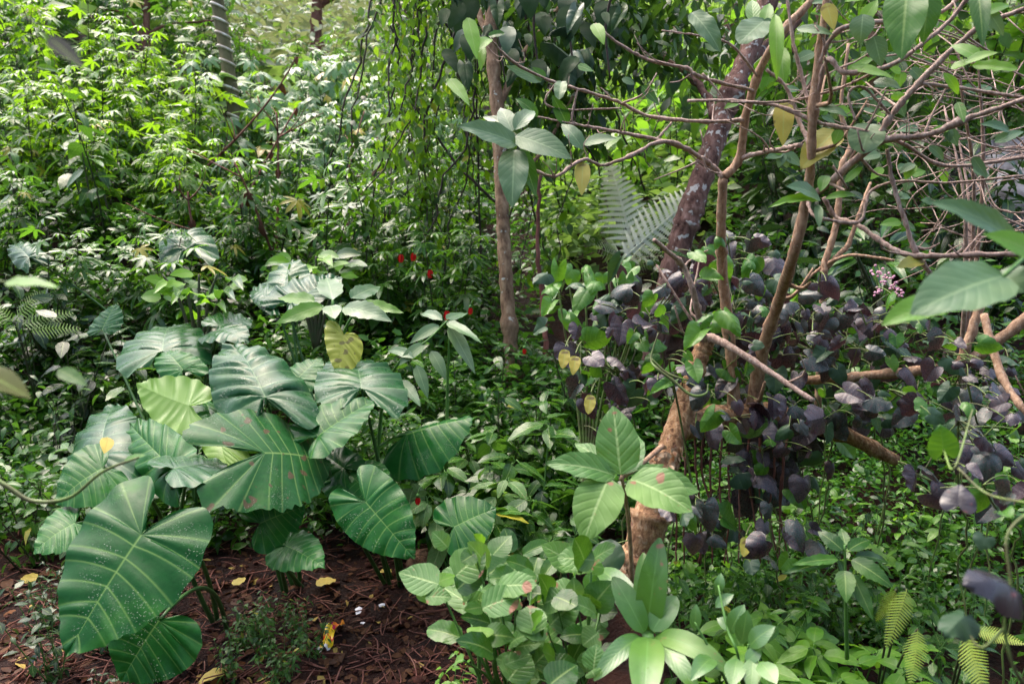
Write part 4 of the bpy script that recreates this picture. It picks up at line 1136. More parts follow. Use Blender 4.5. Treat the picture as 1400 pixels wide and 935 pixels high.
# leaning mottled trunk
r = empty('leaning_tree', on_ground(885, 4.3), 'leaning tree with dark reddish lichen-mottled trunk right of the tree fern', 'tree')
tree_part(r, 'trunk', [[(880, 520, 4.3, 22), (905, 430, 4.3, 19), (926, 345, 4.3, 18), (952, 265, 4.3, 17.5), (985, 170, 4.35, 16.5), (1018, 85, 4.4, 15), (1055, -10, 4.5, 15), (1110, -140, 4.6, 11)]], 'bark_mottled', 3, sides=14, wig=.06, per=10)
tree_part(r, 'limb', [[(985, 170, 4.35, 8), (950, 110, 4.6, 5), (890, 60, 4.9, 4), (850, -40, 5.2, 3)], [(1018, 85, 4.4, 8), (1090, 30, 4.7, 6), (1170, -60, 5.0, 4)], [(1090, -90, 4.5, 7), (1030, -180, 4.2, 5), (960, -260, 4.0, 3)]], 'bark_mottled', 4)
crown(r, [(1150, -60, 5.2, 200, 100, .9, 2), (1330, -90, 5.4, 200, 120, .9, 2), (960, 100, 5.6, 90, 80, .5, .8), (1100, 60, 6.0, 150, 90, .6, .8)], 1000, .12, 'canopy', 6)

# bare many-branched shrub, left stem (long branches reaching to the picture's middle)
D = 2.25
r = empty('bare_branch_shrub', on_ground(986, 2.95), 'pinkish-brown forked shrub whose long bare branches reach left past the fern', 'shrub')
tree_part(r, 'stem', [[(1006, 580, 2.47, 9), (998, 470, 2.46, 8.5), (988, 370, 2.38, 8), (986, 307, 2.3, 7), (989, 243, D, 7)],
                      [(989, 243, D, 6.5), (1011, 217, D, 6.5), (1020, 158, 2.2, 6.5), (1039, 95, 2.15, 6.5), (1071, 43, 2.1, 6), (1104, 7, 2.1, 6), (1150, -50, 2.1, 5)]], 'bark_tan', 7, sides=10, wig=.08)
tree_part(r, 'branch', [[(989, 243, D, 5), (973, 227, D, 4.6), (940, 204, 2.2, 4.4), (903, 194, 2.15, 4), (860, 214, 2.1, 3.4), (823, 226, 2.1, 3), (797, 218, 2.05, 2.8), (760, 241, 2.0, 2.8), (731, 233, 2.0, 2.2)],
                        [(940, 204, 2.2, 3.6), (897, 191, 2.2, 3.2), (846, 181, 2.2, 2.8), (809, 174, 2.2, 2.4), (774, 168, 2.2, 2), (735, 160, 2.2, 1.5)],
                        [(1018, 165, 2.2, 3.4), (960, 166, 2.2, 3.2), (889, 159, 2.25, 3.2), (846, 140, 2.25, 3), (790, 122, 2.2, 2.8), (760, 114, 2.2, 2.6), (703, 86, 2.1, 2.2), (670, 53, 2.05, 1.6)],
                        [(1030, 125, 2.15, 3.8), (960, 106, 2.1, 3.4), (937, 93, 2.1, 3.2), (889, 83, 2.1, 3), (846, 60, 2.1, 2.6), (814, 33, 2.1, 2)],
                        [(1011, 217, D, 4.5), (1040, 209, 2.2, 4), (1062, 205, 2.15, 3.8), (1095, 198, 2.05, 3.6)],
                        [(1036, 105, 2.15, 2.6), (1000, 62, 2.1, 2.2), (960, 50, 2.1, 1.8), (905, 42, 2.1, 1.4)],
                        [(790, 122, 2.2, 2), (782, 160, 2.2, 1.8), (786, 172, 2.2, 1.6)], [(850, 142, 2.25, 2), (880, 128, 2.2, 1.6), (898, 100, 2.2, 1.2)], [(760, 114, 2.2, 1.8), (745, 140, 2.2, 1.6), (775, 150, 2.2, 1.4), (850, 148, 2.2, 1.2)],
                        [(897, 191, 2.2, 2), (918, 165, 2.25, 2), (885, 158, 2.25, 1.8)], [(960, 100, 2.1, 1.8), (985, 130, 2.1, 1.6), (1000, 165, 2.1, 1.4)], [(960, 214, 2.2, 1.6), (968, 232, 2.2, 1.4), (985, 238, 2.2, 1.4)]], 'bark_pink', 8, wig=.2, knob=.12, spurs=True)
# its leaves
for (J, T, hw, k, m) in [((706, 197, 1.95), (626, 172, 1.9), 19, 'broad', 'ov_grey'), ((706, 186, 1.95), (782, 218, 1.9), 22, 'ov', 'ov_grey'), ((703, 206, 1.95), (700, 284, 1.88), 21, 'broad', 'ov_grey'), ((712, 205, 1.98), (733, 270, 1.95), 13, 'ov', 'ov_mid'), ((700, 180, 1.98), (684, 148, 2.05), 13, 'ov', 'ov_grey'), ((704, 178, 1.98), (730, 152, 2.05), 12, 'ov', 'ov_grey'),
                         ((715, 190, 2.0), (660, 160, 2.1), 12, 'ov', 'ov_mid'), ((797, 222, 2.05), (795, 268, 2.0), 11, 'ov', 'ov_yellow'), ((798, 196, 2.1), (844, 190, 2.05), 10, 'ov', 'ov_grey'), ((797, 205, 2.1), (768, 170, 2.15), 11, 'ov', 'ov_grey'), ((775, 170, 2.2), (755, 130, 2.2), 10, 'ov', 'ov_mid'),
                         ((735, 160, 2.2), (705, 135, 2.2), 9, 'ov', 'ov_mid'), ((740, 112, 2.2), (692, 90, 2.2), 9, 'ov', 'ov_grey'), ((745, 108, 2.2), (728, 92, 2.2), 7, 'ov', 'ov_mid'), ((768, 112, 2.2), (764, 136, 2.15), 9, 'round', 'ov_grey'), ((790, 90, 2.2), (812, 98, 2.2), 7, 'ov', 'ov_pale'),
                         ((670, 53, 2.05), (648, 75, 2.0), 9, 'ov', 'ov_bright'), ((668, 50, 2.05), (690, 46, 2.05), 6, 'round', 'ov_mid'), ((640, 25, 2.0), (652, 82, 1.95), 11, 'ov', 'ov_bright'), ((660, 62, 2.05), (657, 98, 2.0), 6, 'narrow', 'ov_bright'), ((615, 108, 2.1), (642, 145, 2.05), 10, 'ov', 'ov_bright'),
                         ((878, 118, 2.2), (902, 145, 2.2), 8, 'ov', 'ov_mid'), ((850, 108, 2.2), (868, 116, 2.2), 6, 'narrow', 'ov_grey'), ((946, 18, 2.0), (985, 72, 1.95), 15, 'broad', 'ov_grey'), ((1046, 28, 2.0), (1010, 60, 1.95), 22, 'broad', 'ov_grey'), ((1040, 30, 2.0), (1068, 55, 1.98), 14, 'broad', 'ov_grey'), ((1030, 30, 2.05), (1028, 0, 2.1), 10, 'ov', 'ov_pale'), ((1045, 34, 2.0), (1052, 5, 2.05), 9, 'ov', 'ov_bright'),
                         ((812, 33, 2.1), (826, 62, 2.05), 9, 'ov', 'ov_bright'), ((1066, 65, 2.1), (1072, 122, 2.05), 11, 'ov', 'ov_bright')]:
    leaf_obj(r, k, m, J, T, hw)

# right stem with the thick arching branches
r = empty('bare_branch_shrub', on_ground(1016, 2.9), 'reddish-brown shrub with thick arching bare branches spreading to the right', 'shrub')
tree_part(r, 'stem', [[(1026, 582, 2.5, 12), (1040, 490, 2.4, 11), (1063, 417, 2.25, 10), (1083, 354, 2.03, 10), (1098, 295, 1.98, 9.5), (1108, 230, 1.92, 8.5), (1111, 165, 1.88, 7.5), (1119, 82, 1.85, 7), (1130, 0, 1.82, 6), (1138, -80, 1.8, 5)]], 'bark_tan', 9, sides=12, wig=.05, knob=.06, spurs=True)
tree_part(r, 'branch', [[(1104, 272, 1.96, 7.5), (1140, 245, 1.9, 7), (1203, 194, 1.82, 6.5), (1269, 184, 1.8, 5.5), (1335, 158, 1.78, 5), (1420, 130, 1.75, 4)],
                        [(1190, 204, 1.84, 6), (1219, 158, 1.82, 6), (1255, 115, 1.8, 5.5), (1331, 43, 1.75, 4.5), (1400, 12, 1.7, 4)],
                        [(1118, 90, 1.85, 4.6), (1150, 40, 1.8, 4.2), (1236, 28, 1.78, 4), (1285, 18, 1.76, 3.6), (1330, -20, 1.75, 3)],
                        [(1113, 150, 1.88, 4.6), (1131, 82, 1.82, 4.4), (1154, 99, 1.8, 4.4), (1203, 95, 1.78, 4.2), (1245, 72, 1.76, 4), (1301, 26, 1.74, 3.6), (1340, -30, 1.7, 3)],
                        [(940, 138, 2.0, 2.6), (1000, 138, 1.95, 3), (1062, 145, 1.92, 3.2), (1121, 168, 1.88, 3.6), (1186, 181, 1.84, 3.6), (1236, 197, 1.84, 3.4), (1295, 227, 1.85, 3.2), (1410, 214, 1.85, 3)],
                        [(1126, 270, 2.0, 4), (1143, 297, 2.0, 4), (1171, 306, 1.95, 4.2), (1206, 331, 1.9, 4.4), (1243, 349, 1.85, 4.8), (1314, 349, 1.8, 5), (1410, 347, 1.75, 4.5)],
                        [(1213, 204, 1.84, 3.6), (1222, 256, 1.85, 4), (1239, 307, 1.85, 4.2), (1251, 343, 1.85, 5), (1274, 377, 1.85, 4)],
                        [(1111, 165, 1.88, 4), (1100, 120, 1.9, 3.6), (1085, 60, 1.9, 3), (1075, -10, 1.9, 2.6)],
                        [(1108, 200, 1.9, 4), (1090, 160, 1.95, 3.6), (1075, 120, 1.95, 3), (1048, 95, 1.95, 2.6)],
                        [(1255, 115, 1.8, 3), (1310, 120, 1.8, 3), (1360, 128, 1.8, 3), (1410, 135, 1.8, 3)], [(1203, 95, 1.78, 2.6), (1150, 120, 1.85, 2.4), (1080, 138, 1.9, 2.2), (1000, 140, 1.9, 2)],
                        [(1219, 158, 1.82, 2.6), (1180, 120, 1.8, 2.4), (1160, 130, 1.8, 2.2), (1170, 165, 1.8, 1.8)], [(1104, 272, 1.96, 3), (1110, 292, 1.9, 3), (1130, 300, 1.88, 2.8), (1175, 303, 1.88, 2.8), (1190, 262, 1.9, 2.6), (1230, 248, 1.9, 2.4), (1300, 250, 1.9, 2.2), (1400, 240, 1.9, 2)]], 'bark_pink', 10, wig=.16, knob=.12, spurs=True)
for (J, T, hw, k, m) in [((1120, 270, 1.85), (1075, 255, 1.8), 16, 'ov', 'ov_grey'), ((1118, 276, 1.85), (1050, 284, 1.8), 8, 'ov', 'ov_bright'), ((1122, 262, 1.86), (1130, 240, 1.9), 8, 'narrow', 'ov_bright'), ((1118, 280, 1.84), (1120, 312, 1.8), 6, 'narrow', 'ov_grey'), ((1128, 272, 1.85), (1170, 268, 1.85), 6, 'narrow', 'ov_bright'),
                         ((1142, 180, 1.95), (1095, 232, 1.9), 22, 'broad', 'ov_yellow'), ((1072, 140, 1.95), (1070, 200, 1.9), 14, 'ov', 'ov_yellow'), ((1190, 170, 1.85), (1178, 210, 1.82), 24, 'round', 'ov_grey'), ((1148, 178, 1.85), (1140, 198, 1.85), 8, 'ov', 'ov_bright'), ((1130, 5, 1.8), (1140, 42, 1.78), 11, 'ov', 'ov_yellow'),
                         ((1240, -18, 1.5), (1232, 82, 1.45), 28, 'broad', 'ov_mid'), ((1270, -10, 1.5), (1262, 60, 1.5), 18, 'ov', 'ov_mid'), ((1336, -20, 1.4), (1344, 66, 1.35), 13, 'ov', 'ov_mid'), ((1180, 20, 1.7), (1176, 60, 1.7), 16, 'ov', 'ov_grey'), ((1195, 50, 1.7), (1205, 92, 1.7), 14, 'ov', 'ov_grey'), ((1165, 90, 1.8), (1225, 108, 1.75), 9, 'ov', 'ov_bright'), ((1160, 95, 1.8), (1195, 80, 1.8), 9, 'ov', 'ov_bright'),
                         ((1090, 40, 1.85), (1140, 48, 1.8), 8, 'ov', 'ov_grey'), ((1120, 148, 1.85), (1160, 160, 1.8), 7, 'ov', 'ov_grey'), ((1195, 112, 1.8), (1232, 122, 1.75), 8, 'ov', 'ov_grey'), ((1300, 92, 1.7), (1340, 82, 1.65), 8, 'ov', 'ov_bright'), ((1320, 85, 1.65), (1365, 72, 1.6), 8, 'ov', 'ov_bright'), ((1340, 80, 1.65), (1300, 62, 1.7), 10, 'ov', 'ov_bright'), ((1330, 90, 1.65), (1392, 95, 1.6), 9, 'round', 'ov_bright'),
                         ((1345, 20, 1.6), (1380, 8, 1.6), 9, 'ov', 'ov_bright'), ((1350, 15, 1.6), (1372, 50, 1.6), 9, 'ov', 'ov_grey'), ((1180, 30, 1.8), (1200, 0, 1.8), 10, 'ov', 'ov_bright'), ((1060, 20, 1.9), (1062, 110, 1.85), 10, 'narrow', 'ov_bright'), ((1262, 355, 1.85), (1226, 366, 1.8), 10, 'ov', 'ov_yellow'), ((1290, 100, 1.7), (1310, 130, 1.7), 7, 'narrow', 'ov_bright'),
                         ((1380, 180, 1.7), (1340, 170, 1.7), 8, 'ov', 'ov_grey'), ((1360, 195, 1.7), (1400, 180, 1.7), 9, 'ov', 'ov_grey'), ((1310, 140, 1.75), (1318, 168, 1.72), 7, 'ov', 'ov_pale'), ((1270, 200, 1.8), (1290, 220, 1.8), 7, 'ov', 'ov_grey'), ((1330, 215, 1.75), (1350, 245, 1.75), 8, 'ov', 'ov_grey'), ((1155, 250, 1.85), (1180, 228, 1.85), 6, 'narrow', 'ov_bright')]:
    leaf_obj(r, k, m, J, T, hw)

# slim tan stem with a fork behind
r = empty('slim_tan_shrub', on_ground(1126, 3.0), 'slim tan forked stem standing behind the thick right-hand branch', 'shrub')
tree_part(r, 'stem', [[(1118, 560, 3.0, 6), (1126, 403, 2.95, 5.5), (1127, 363, 2.95, 5.5), (1137, 331, 2.95, 5.2), (1146, 286, 2.95, 5), (1150, 230, 2.95, 4.6), (1163, 197, 2.95, 4), (1150, 150, 2.95, 3), (1160, 60, 2.95, 2.4)],
                      [(1130, 366, 2.95, 4), (1150, 345, 2.95, 4), (1160, 334, 2.95, 3.6), (1177, 286, 2.95, 3), (1190, 250, 3.0, 2.4)], [(1127, 363, 2.95, 3), (1150, 352, 2.9, 2.6), (1171, 349, 2.85, 2.4), (1223, 356, 2.8, 2)], [(1127, 363, 2.95, 2.6), (1108, 378, 2.95, 2), (1090, 400, 2.95, 1.6)]], 'bark_tan', 11, wig=.1)

# tangle of thin bare twigs at the right
rng = np.random.default_rng(42)
for gi, (lab, y0, y1, n) in enumerate([('upper mass of tangled thin bare twigs at the right edge', 110, 210, 13), ('lower mass of tangled thin bare twigs above the blurred dark leaf', 200, 320, 14), ('sparse pinkish twig tangle between the leaning trunk and the right branches', 60, 230, 12)]):
    xo = 1440 if gi < 2 else 1330
    r = empty('twig_tangle', on_ground(1400 if gi < 2 else 1200, 2.7 + .2 * gi), lab, 'shrub')
    cur = []
    hub = (xo - 20, 470, 2.7, 5)
    for k in range(n):
        py = rng.uniform(y0, y1); d = rng.uniform(1.95, 2.9)
        x = xo + rng.uniform(-40, 40); a = rng.uniform(-.55, .75); c = [(x, py, d, rng.uniform(1.0, 2.1))]
        for s in range(int(rng.integers(5, 9))):
            st = rng.uniform(28, 52); a += rng.normal(0, .45); a *= .85
            x -= st * math.cos(a); py += st * math.sin(a) * .8; d += rng.normal(0, .05)
            c.append((x, py, d, max(.9, c[-1][3] * .88)))
        cur.append(c)
        if rng.random() < .7:
            q = c[int(rng.integers(1, len(c) - 1))]; b2 = [q]; xx, yy = q[0], q[1]; aa = rng.uniform(-1.6, 1.6)
            for s in range(3):
                xx -= 26 * math.cos(aa); yy += 26 * math.sin(aa); aa += rng.normal(0, .5); b2.append((xx, yy, q[2] + rng.normal(0, .04), max(.7, b2[-1][3] * .75)))
            cur.append(b2)
        if k % 3 == 0: cur.append([c[0], ((c[0][0] + hub[0]) / 2 + 20, (c[0][1] + hub[1]) / 2, (d + 2.7) / 2, 3.2), (hub[0], hub[1] + 120, 2.7, 5)])
    tree_part(r, 'twig', cur, 'bark_pink', 50 + gi, sides=6, wig=.2, knob=.1, per=5, spurs=True)
    for k in range(30):
        c = cur[int(rng.integers(0, len(cur)))]; q = c[-1]
        a = rng.uniform(0, 6.28); ln = rng.uniform(18, 32)
        leaf_obj(r, 'ov', rng.choice(['ov_grey', 'ov_bright', 'ov_grey']), q[:3], (q[0] + ln * math.cos(a), q[1] + ln * math.sin(a) * .6 + 6, q[2]), ln * .28, rng=rng)

# fallen flaky trunk, its log and broken branches
r = empty('broken_tree', on_ground(862, 2.35), 'tan flaky-barked broken trunk rising from the foliage and carrying the purple vine', 'trunk')
tree_part(r, 'trunk', [[(862, 815, 2.3, 30), (876, 760, 2.28, 28), (888, 712, 2.26, 27), (903, 655, 2.28, 22), (920, 600, 2.32, 18), (935, 555, 2.36, 17), (955, 492, 2.4, 13), (968, 466, 2.4, 11)]], 'bark_flaky', 12, sides=18, wig=.03, knob=.02, per=10)
tree_part(r, 'log', [[(922, 590, 2.34, 18), (985, 572, 2.45, 20), (1050, 570, 2.5, 19), (1110, 580, 2.5, 16), (1160, 596, 2.5, 12), (1226, 630, 2.5, 9)]], 'bark_flaky', 13, sides=14, wig=.03, knob=.02)
tree_part(r, 'broken_branch', [[(962, 470, 2.4, 8), (972, 462, 2.38, 8), (1005, 478, 2.3, 6), (1060, 513, 2.2, 5), (1112, 548, 2.1, 4.5)], [(965, 474, 2.4, 7), (957, 440, 2.35, 6.5), (948, 400, 2.3, 6), (934, 364, 2.3, 5), (914, 345, 2.25, 4), (894, 328, 2.2, 3.5)]], 'bark_pink', 14, wig=.1, spurs=True)
tree_part(r, 'branch', [[(1100, 520, 2.5, 7), (1140, 518, 2.45, 7), (1180, 514, 2.4, 7), (1260, 506, 2.35, 7), (1330, 490, 2.3, 8), (1410, 430, 2.25, 9)], [(1345, 430, 2.2, 6), (1368, 510, 2.1, 6), (1400, 560, 2.0, 5), (1430, 590, 2.0, 5)], [(1310, 500, 2.3, 6), (1330, 450, 2.3, 7), (1345, 400, 2.3, 6)]], 'bark_tan', 15, wig=.1)
tree_part(r, 'hanging_root', [[(975 + k * 13, 585, 2.42, 2), (973 + k * 13 + rng.uniform(-8, 8), 640, 2.4, 1.8), (978 + k * 12 + rng.uniform(-8, 8), 700, 2.4, 1.5), (975 + k * 13 + rng.uniform(-15, 15), 770, 2.4, 1.2)] for k in range(-4, 9)], 'bark_red', 16, sides=5, wig=.4)
# bark flakes standing off the trunk
ft, frn = [], []
rng = np.random.default_rng(8)
for k in range(420):
    f = rng.uniform(0, .55); px = 862 + (915 - 862) * f / .55; py = 815 + (610 - 815) * f / .55; hw = 29 - 16 * f
    a = rng.uniform(-1.3, 1.3); d = 2.29 - math.cos(a) * hw * 2.29 / FPX - .001
    c = P(px + hw * math.sin(a), py + rng.uniform(-6, 6), d)
    t = ovate(.9, .3, .3, 2, 1, .1, .3)
    s = rng.uniform(.010, .024)
    M = frames(c[None], (np.array([rng.normal(0, .4), -.5, -1 + rng.normal(0, .4)]))[None], np.array([[math.sin(a), -math.cos(a), .4]]), [s])[0]
    ft.append(xf(t, M[:3, :3], M[:3, 3] - np.array(r.location)))
meta(link('bark_flakes', mesh_of('bark_flakes', cat_tm(ft), MATS['flake']), r), kind='stuff')

# ------------------------------------------------------------------ purple heart-leaved vine
rng = np.random.default_rng(99)
def purple_vine(label, clusters, base, mats, seed, size=(12, 34)):
    rng = np.random.default_rng(seed)
    r = empty('purple_vine', on_ground(*base), label, 'vine', 'purple heart-leaved vines over the log')
    b = np.array(r.location); st = []
    for (cx, cy, rx, ry, n, d0) in clusters:
        hub = P(cx, cy + ry * .4, d0 + .22); prev = None
        for k in range(int(n * 1.2)):
            a = rng.uniform(0, 6.28); q = math.sqrt(rng.random())
            jx, jy = cx + rx * q * math.cos(a), cy + ry * q * math.sin(a)
            d = d0 + rng.uniform(-.22, .22) + .1 * q
            J = P(jx, jy, d)
            ln = (size[0] + (size[1] - size[0]) * rng.random() ** 1.4) * d / FPX
            az = rng.normal(-1.57, .9) if rng.random() < .55 else rng.uniform(0, 6.28)
            yd = unit(np.array([math.cos(az) * .7, math.sin(az) * .55, -rng.uniform(-.15, 1.1)]))
            nr = unit(np.array([rng.normal(0, .5), -.85 + rng.normal(0, .35), .7 + rng.normal(0, .35)]))
            M = frames((J - b)[None], yd[None], nr[None], [ln])[0]
            M[:3, 0] *= rng.uniform(.85, 1.25)
            mt = rng.choice(list(mats), p=list(mats.values()))
            link('leaf', shared('heart', int(rng.integers(0, 7)), mt), r, mat4(M))
            tgt = prev if (prev is not None and np.linalg.norm(prev - J) < .16) else J + np.array([rng.normal(0, .03), .10, .02 - rng.uniform(0, .06)])
            st.append(tube(bez(J - b, (J + tgt) / 2 - b + Z * .015, tgt - b, 6), .0016, 4, cap=False))
            if prev is None or rng.random() < .5: prev = tgt
            if k % 6 == 0: st.append(tube(bez(tgt - b, (tgt + hub) / 2 - b - Z * .03, hub - b, 8), .0026, 5, cap=False))
        gx, gy = hub[0], hub[1] + .05
        zz = np.cumsum(rng.normal(0, .012, (14, 3)), 0)
        st.append(tube(spline([hub - b, (hub - b) * .6 + (G(gx, gy) - b) * .4 + [.05, .04, 0], G(gx, gy) - b - Z * .03], 14) + zz, .0028, 5, cap=False))
    link('stem', mesh_of('stem', cat_tm(st), MATS['vine_stem']), r)
MX = {'purple': .80, 'heart_dark': .13, 'heart_green': .07}
purple_vine('dark purple heart-leaved vine draped left of the broken branch', [(845, 480, 70, 75, 40, 2.55), (890, 410, 70, 55, 30, 2.65), (850, 560, 55, 40, 14, 2.5), (925, 530, 45, 60, 18, 2.3)], (880, 2.9), {'purple': .62, 'heart_dark': .20, 'heart_green': .18}, 1)
purple_vine('dark purple heart-leaved vine heaped behind the broken branch', [(1000, 400, 70, 70, 34, 2.7), (1030, 480, 80, 60, 40, 2.5), (1110, 450, 60, 70, 36, 2.5), (1000, 345, 60, 30, 14, 2.9)], (1040, 2.9), {'purple': .66, 'heart_dark': .20, 'heart_green': .14}, 2)
purple_vine('dark purple heart-leaved vine trailing below the brown log', [(1040, 650, 80, 50, 20, 2.35), (960, 700, 60, 40, 14, 2.2), (1090, 610, 90, 30, 20, 2.35), (1000, 565, 70, 28, 22, 2.32), (1120, 560, 80, 30, 24, 2.35), (1060, 740, 60, 40, 9, 2.1)], (1050, 2.5), {'purple': .62, 'heart_dark': .22, 'heart_green': .16}, 3, (18, 38))
purple_vine('dark purple heart-leaved vine under the blurred green leaf', [(1200, 460, 80, 65, 36, 2.4), (1190, 540, 90, 45, 30, 2.35), (1300, 500, 80, 60, 30, 2.2), (1350, 590, 60, 60, 16, 1.9)], (1250, 2.7), {'purple': .62, 'heart_dark': .18, 'heart_green': .20}, 4)
purple_vine('dark purple heart-leaved vine hanging at the right edge above the ferns', [(1310, 640, 60, 60, 12, 1.8), (1380, 680, 40, 70, 9, 1.7), (1330, 560, 90, 40, 12, 2.0)], (1370, 2.2), {'purple': .75, 'heart_dark': .1, 'heart_green': .15}, 5, (22, 42))
# green heart-leaved creeper around the trunk top
r = empty('green_creeper', on_ground(800, 2.8), 'green round-leaved creeper climbing between the fern and the purple vine', 'vine')
rng = np.random.default_rng(17)
for k in range(46):
    jx, jy = rng.uniform(745, 885), rng.uniform(352, 450); d = rng.uniform(2.6, 3.1)
    leaf_obj(r, 'heart', rng.choice(['heart_green', 'heart_dark', 'heart_green']), (jx, jy, d), (jx + rng.uniform(-20, 20), jy + rng.uniform(6, 36), d + rng.uniform(-.1, .06)), rng.uniform(8, 15), rng=rng)
stems_obj(r, [[(760 + 18 * k, 360 + rng.uniform(0, 40), 2.9, 1.2), (770 + 16 * k, 440, 2.9, 1.6), (790 + 6 * k, 560, 2.9, 2), (800, 680, 2.85, 2.4)] for k in range(7)], 'vine_stem')
r = empty('green_creeper', on_ground(960, 2.3), 'bright green twining creeper wrapped around the broken branch', 'vine')
for (J, T, hw) in [((905, 430, 2.2), (902, 415, 2.18), 9), ((958, 452, 2.2), (935, 480, 2.15), 15), ((990, 425, 2.25), (1012, 462, 2.2), 14), ((960, 380, 2.25), (990, 382, 2.2), 12), ((948, 500, 2.15), (955, 525, 2.12), 12), ((915, 522, 2.15), (888, 540, 2.12), 9), ((950, 345, 2.25), (965, 360, 2.2), 11), ((985, 335, 2.3), (980, 322, 2.32), 8), ((960, 440, 2.2), (975, 430, 2.2), 9), ((925, 500, 2.2), (942, 505, 2.2), 5)]:
    leaf_obj(r, 'heart', 'heart_green', J, T, hw)
stems_obj(r, [[(900, 455, 2.2, 1), (890, 490, 2.18, 1.5), (900, 505, 2.15, 2), (920, 520, 2.14, 2), (945, 540, 2.12, 2), (965, 538, 2.12, 1.6), (968, 525, 2.14, 1)], [(890, 490, 2.18, 1.5), (912, 510, 2.16, 1.8), (940, 520, 2.14, 1.4)], [(905, 430, 2.2, .8), (925, 450, 2.2, .8), (945, 460, 2.2, .8)], [(920, 520, 2.14, 1.6), (935, 600, 2.25, 1.6), (955, 720, 2.3, 2)]], 'vine_stem')

# ------------------------------------------------------------------ near leaves, out of focus
r = empty('overhanging_branch', on_ground(1420, 1.0), 'near blurred grey-green leaf cluster on a twig at right', 'branch')
for (J, T, hw, m, k) in [((1372, 378, .95), (1245, 430, .92), 46, 'ov_grey', 'broad'), ((1290, 420, 1.05), (1205, 445, 1.02), 22, 'ov_bright', 'ov'), ((1365, 372, 1.0), (1400, 400, .97), 26, 'ov_grey', 'broad'), ((1390, 335, 1.0), (1268, 275, 1.0), 20, 'ov_grey', 'ov'), ((1420, 350, .95), (1345, 320, .95), 20, 'ov_bright', 'ov')]:
    leaf_obj(r, k, m, J, T, hw)
stems_obj(r, [[(1372, 378, .95, 3), (1405, 350, .98, 3.5), (1440, 330, 1.0, 4), (1470, 600, 1.0, 5), (1480, 1000, 1.0, 6)], [(1345, 320, 1.0, 2), (1400, 345, .98, 3), (1440, 330, 1.0, 4)]], 'stalk')
r = empty('near_vine', on_ground(1420, .95), 'near blurred vine with a large purple heart leaf at the lower right edge', 'vine')
for (J, T, hw, m) in [((1382, 800, .92), (1316, 800, .9), 40, 'purple'), ((1318, 842, .95), (1290, 872, .92), 24, 'heart_dark'), ((1310, 690, 1.1), (1312, 662, 1.12), 22, 'purple'), ((1372, 700, 1.0), (1384, 708, .98), 12, 'heart_green'), ((1290, 615, 1.2), (1285, 580, 1.2), 20, 'heart_green'), ((1346, 735, 1.0), (1340, 752, 1.0), 14, 'heart_dark')]:
    leaf_obj(r, 'heart', m, J, T, hw)
stems_obj(r, [[(1420, 690, .95, 2.2), (1378, 730, .93, 2.4), (1382, 800, .92, 2.4), (1374, 858, .92, 2.6), (1390, 920, .92, 2.6), (1430, 960, .95, 3)], [(1374, 858, .92, 2.4), (1342, 885, .92, 2), (1320, 860, .94, 1.6)], [(1310, 640, 1.1, 1.6), (1350, 675, 1.05, 1.8), (1420, 690, .95, 2.2)], [(1290, 615, 1.2, 1.4), (1305, 640, 1.12, 1.6), (1330, 560, 1.2, 1.2)]], 'vine_stem')
r = empty('near_twig', on_ground(-40, .9), 'blurred twig with yellowish-green leaves close at the left edge', 'branch')
for (J, T, hw, m) in [((10, 385, .85), (82, 394, .82), 14, 'ov_bright'), ((-30, 505, .8), (42, 545, .78), 22, 'ov_brown'), ((80, 505, .95), (120, 528, .95), 12, 'ov_mid')]:
    leaf_obj(r, 'ov', m, J, T, hw)
stems_obj(r, [[(10, 385, .85, 1.6), (-30, 400, .86, 2), (-60, 600, .88, 2.4), (-60, 1100, .9, 3)], [(-30, 505, .8, 1.6), (-60, 560, .86, 2)]], 'vine_stem')
r = empty('near_tendril', on_ground(-30, 1.25), 'blurred yellow-brown tendril arching in front of the elephant ears at left', 'vine')
stems_obj(r, [[(-30, 640, 1.25, 3), (10, 665, 1.25, 3.2), (45, 685, 1.25, 3), (95, 680, 1.25, 2.6), (140, 645, 1.25, 2.2), (190, 625, 1.25, 1.6)], [(-30, 640, 1.25, 3), (-50, 800, 1.25, 3), (-55, 1150, 1.25, 4)]], 'vine_stem')
leaf_obj(r, 'ov', 'ov_bright', (170, 630, 1.3), (200, 622, 1.28), 8)
leaf_obj(r, 'ov', 'dead_yellow', (148, 598, 2.3), (142, 620, 2.25), 9, nrm=unit(CAM - P(148, 598, 2.3)))
r = empty('near_spray', on_ground(60, .7) + np.array([0, 0, 0]), 'dark blurred leaf hanging very close at upper left', 'branch')
leaf_obj(r, 'ov', 'ov_dull', (68, 52, .62), (116, 96, .60), 13, nrm=np.array([.3, -.8, .3]))
stems_obj(r, [[(68, 52, .62, 1), (30, 20, .62, 1.2), (-40, -20, .64, 1.6), (-160, 300, .66, 2), (-160, 1400, .68, 3)]], 'twig_dark')

# dark big hanging leaves, top centre
r = empty('hanging_leaf_vine', P(690, -60, 2.9), 'dark broad-leaved climber hanging at the top centre', 'vine')
rng = np.random.default_rng(23)
for k in range(70):
    jx = rng.uniform(605, 850); jy = rng.uniform(-70, 120 - abs(jx - 710) * .35); d = rng.uniform(2.7, 3.6)
    ln = rng.uniform(18, 50) * (1.2 if jy < 10 else .8)
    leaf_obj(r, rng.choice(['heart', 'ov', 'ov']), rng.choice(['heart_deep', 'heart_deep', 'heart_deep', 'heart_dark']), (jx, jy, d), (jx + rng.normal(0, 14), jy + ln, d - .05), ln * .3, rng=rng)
stems_obj(r, [[(690 + 60 * k, -90, 3.1, 2), (680 + 50 * k, 20, 3.2, 2), (690 + 48 * k, 110, 3.2, 1.2)] for k in (-1, 0, 1, 2, 3)], 'twig_dark')

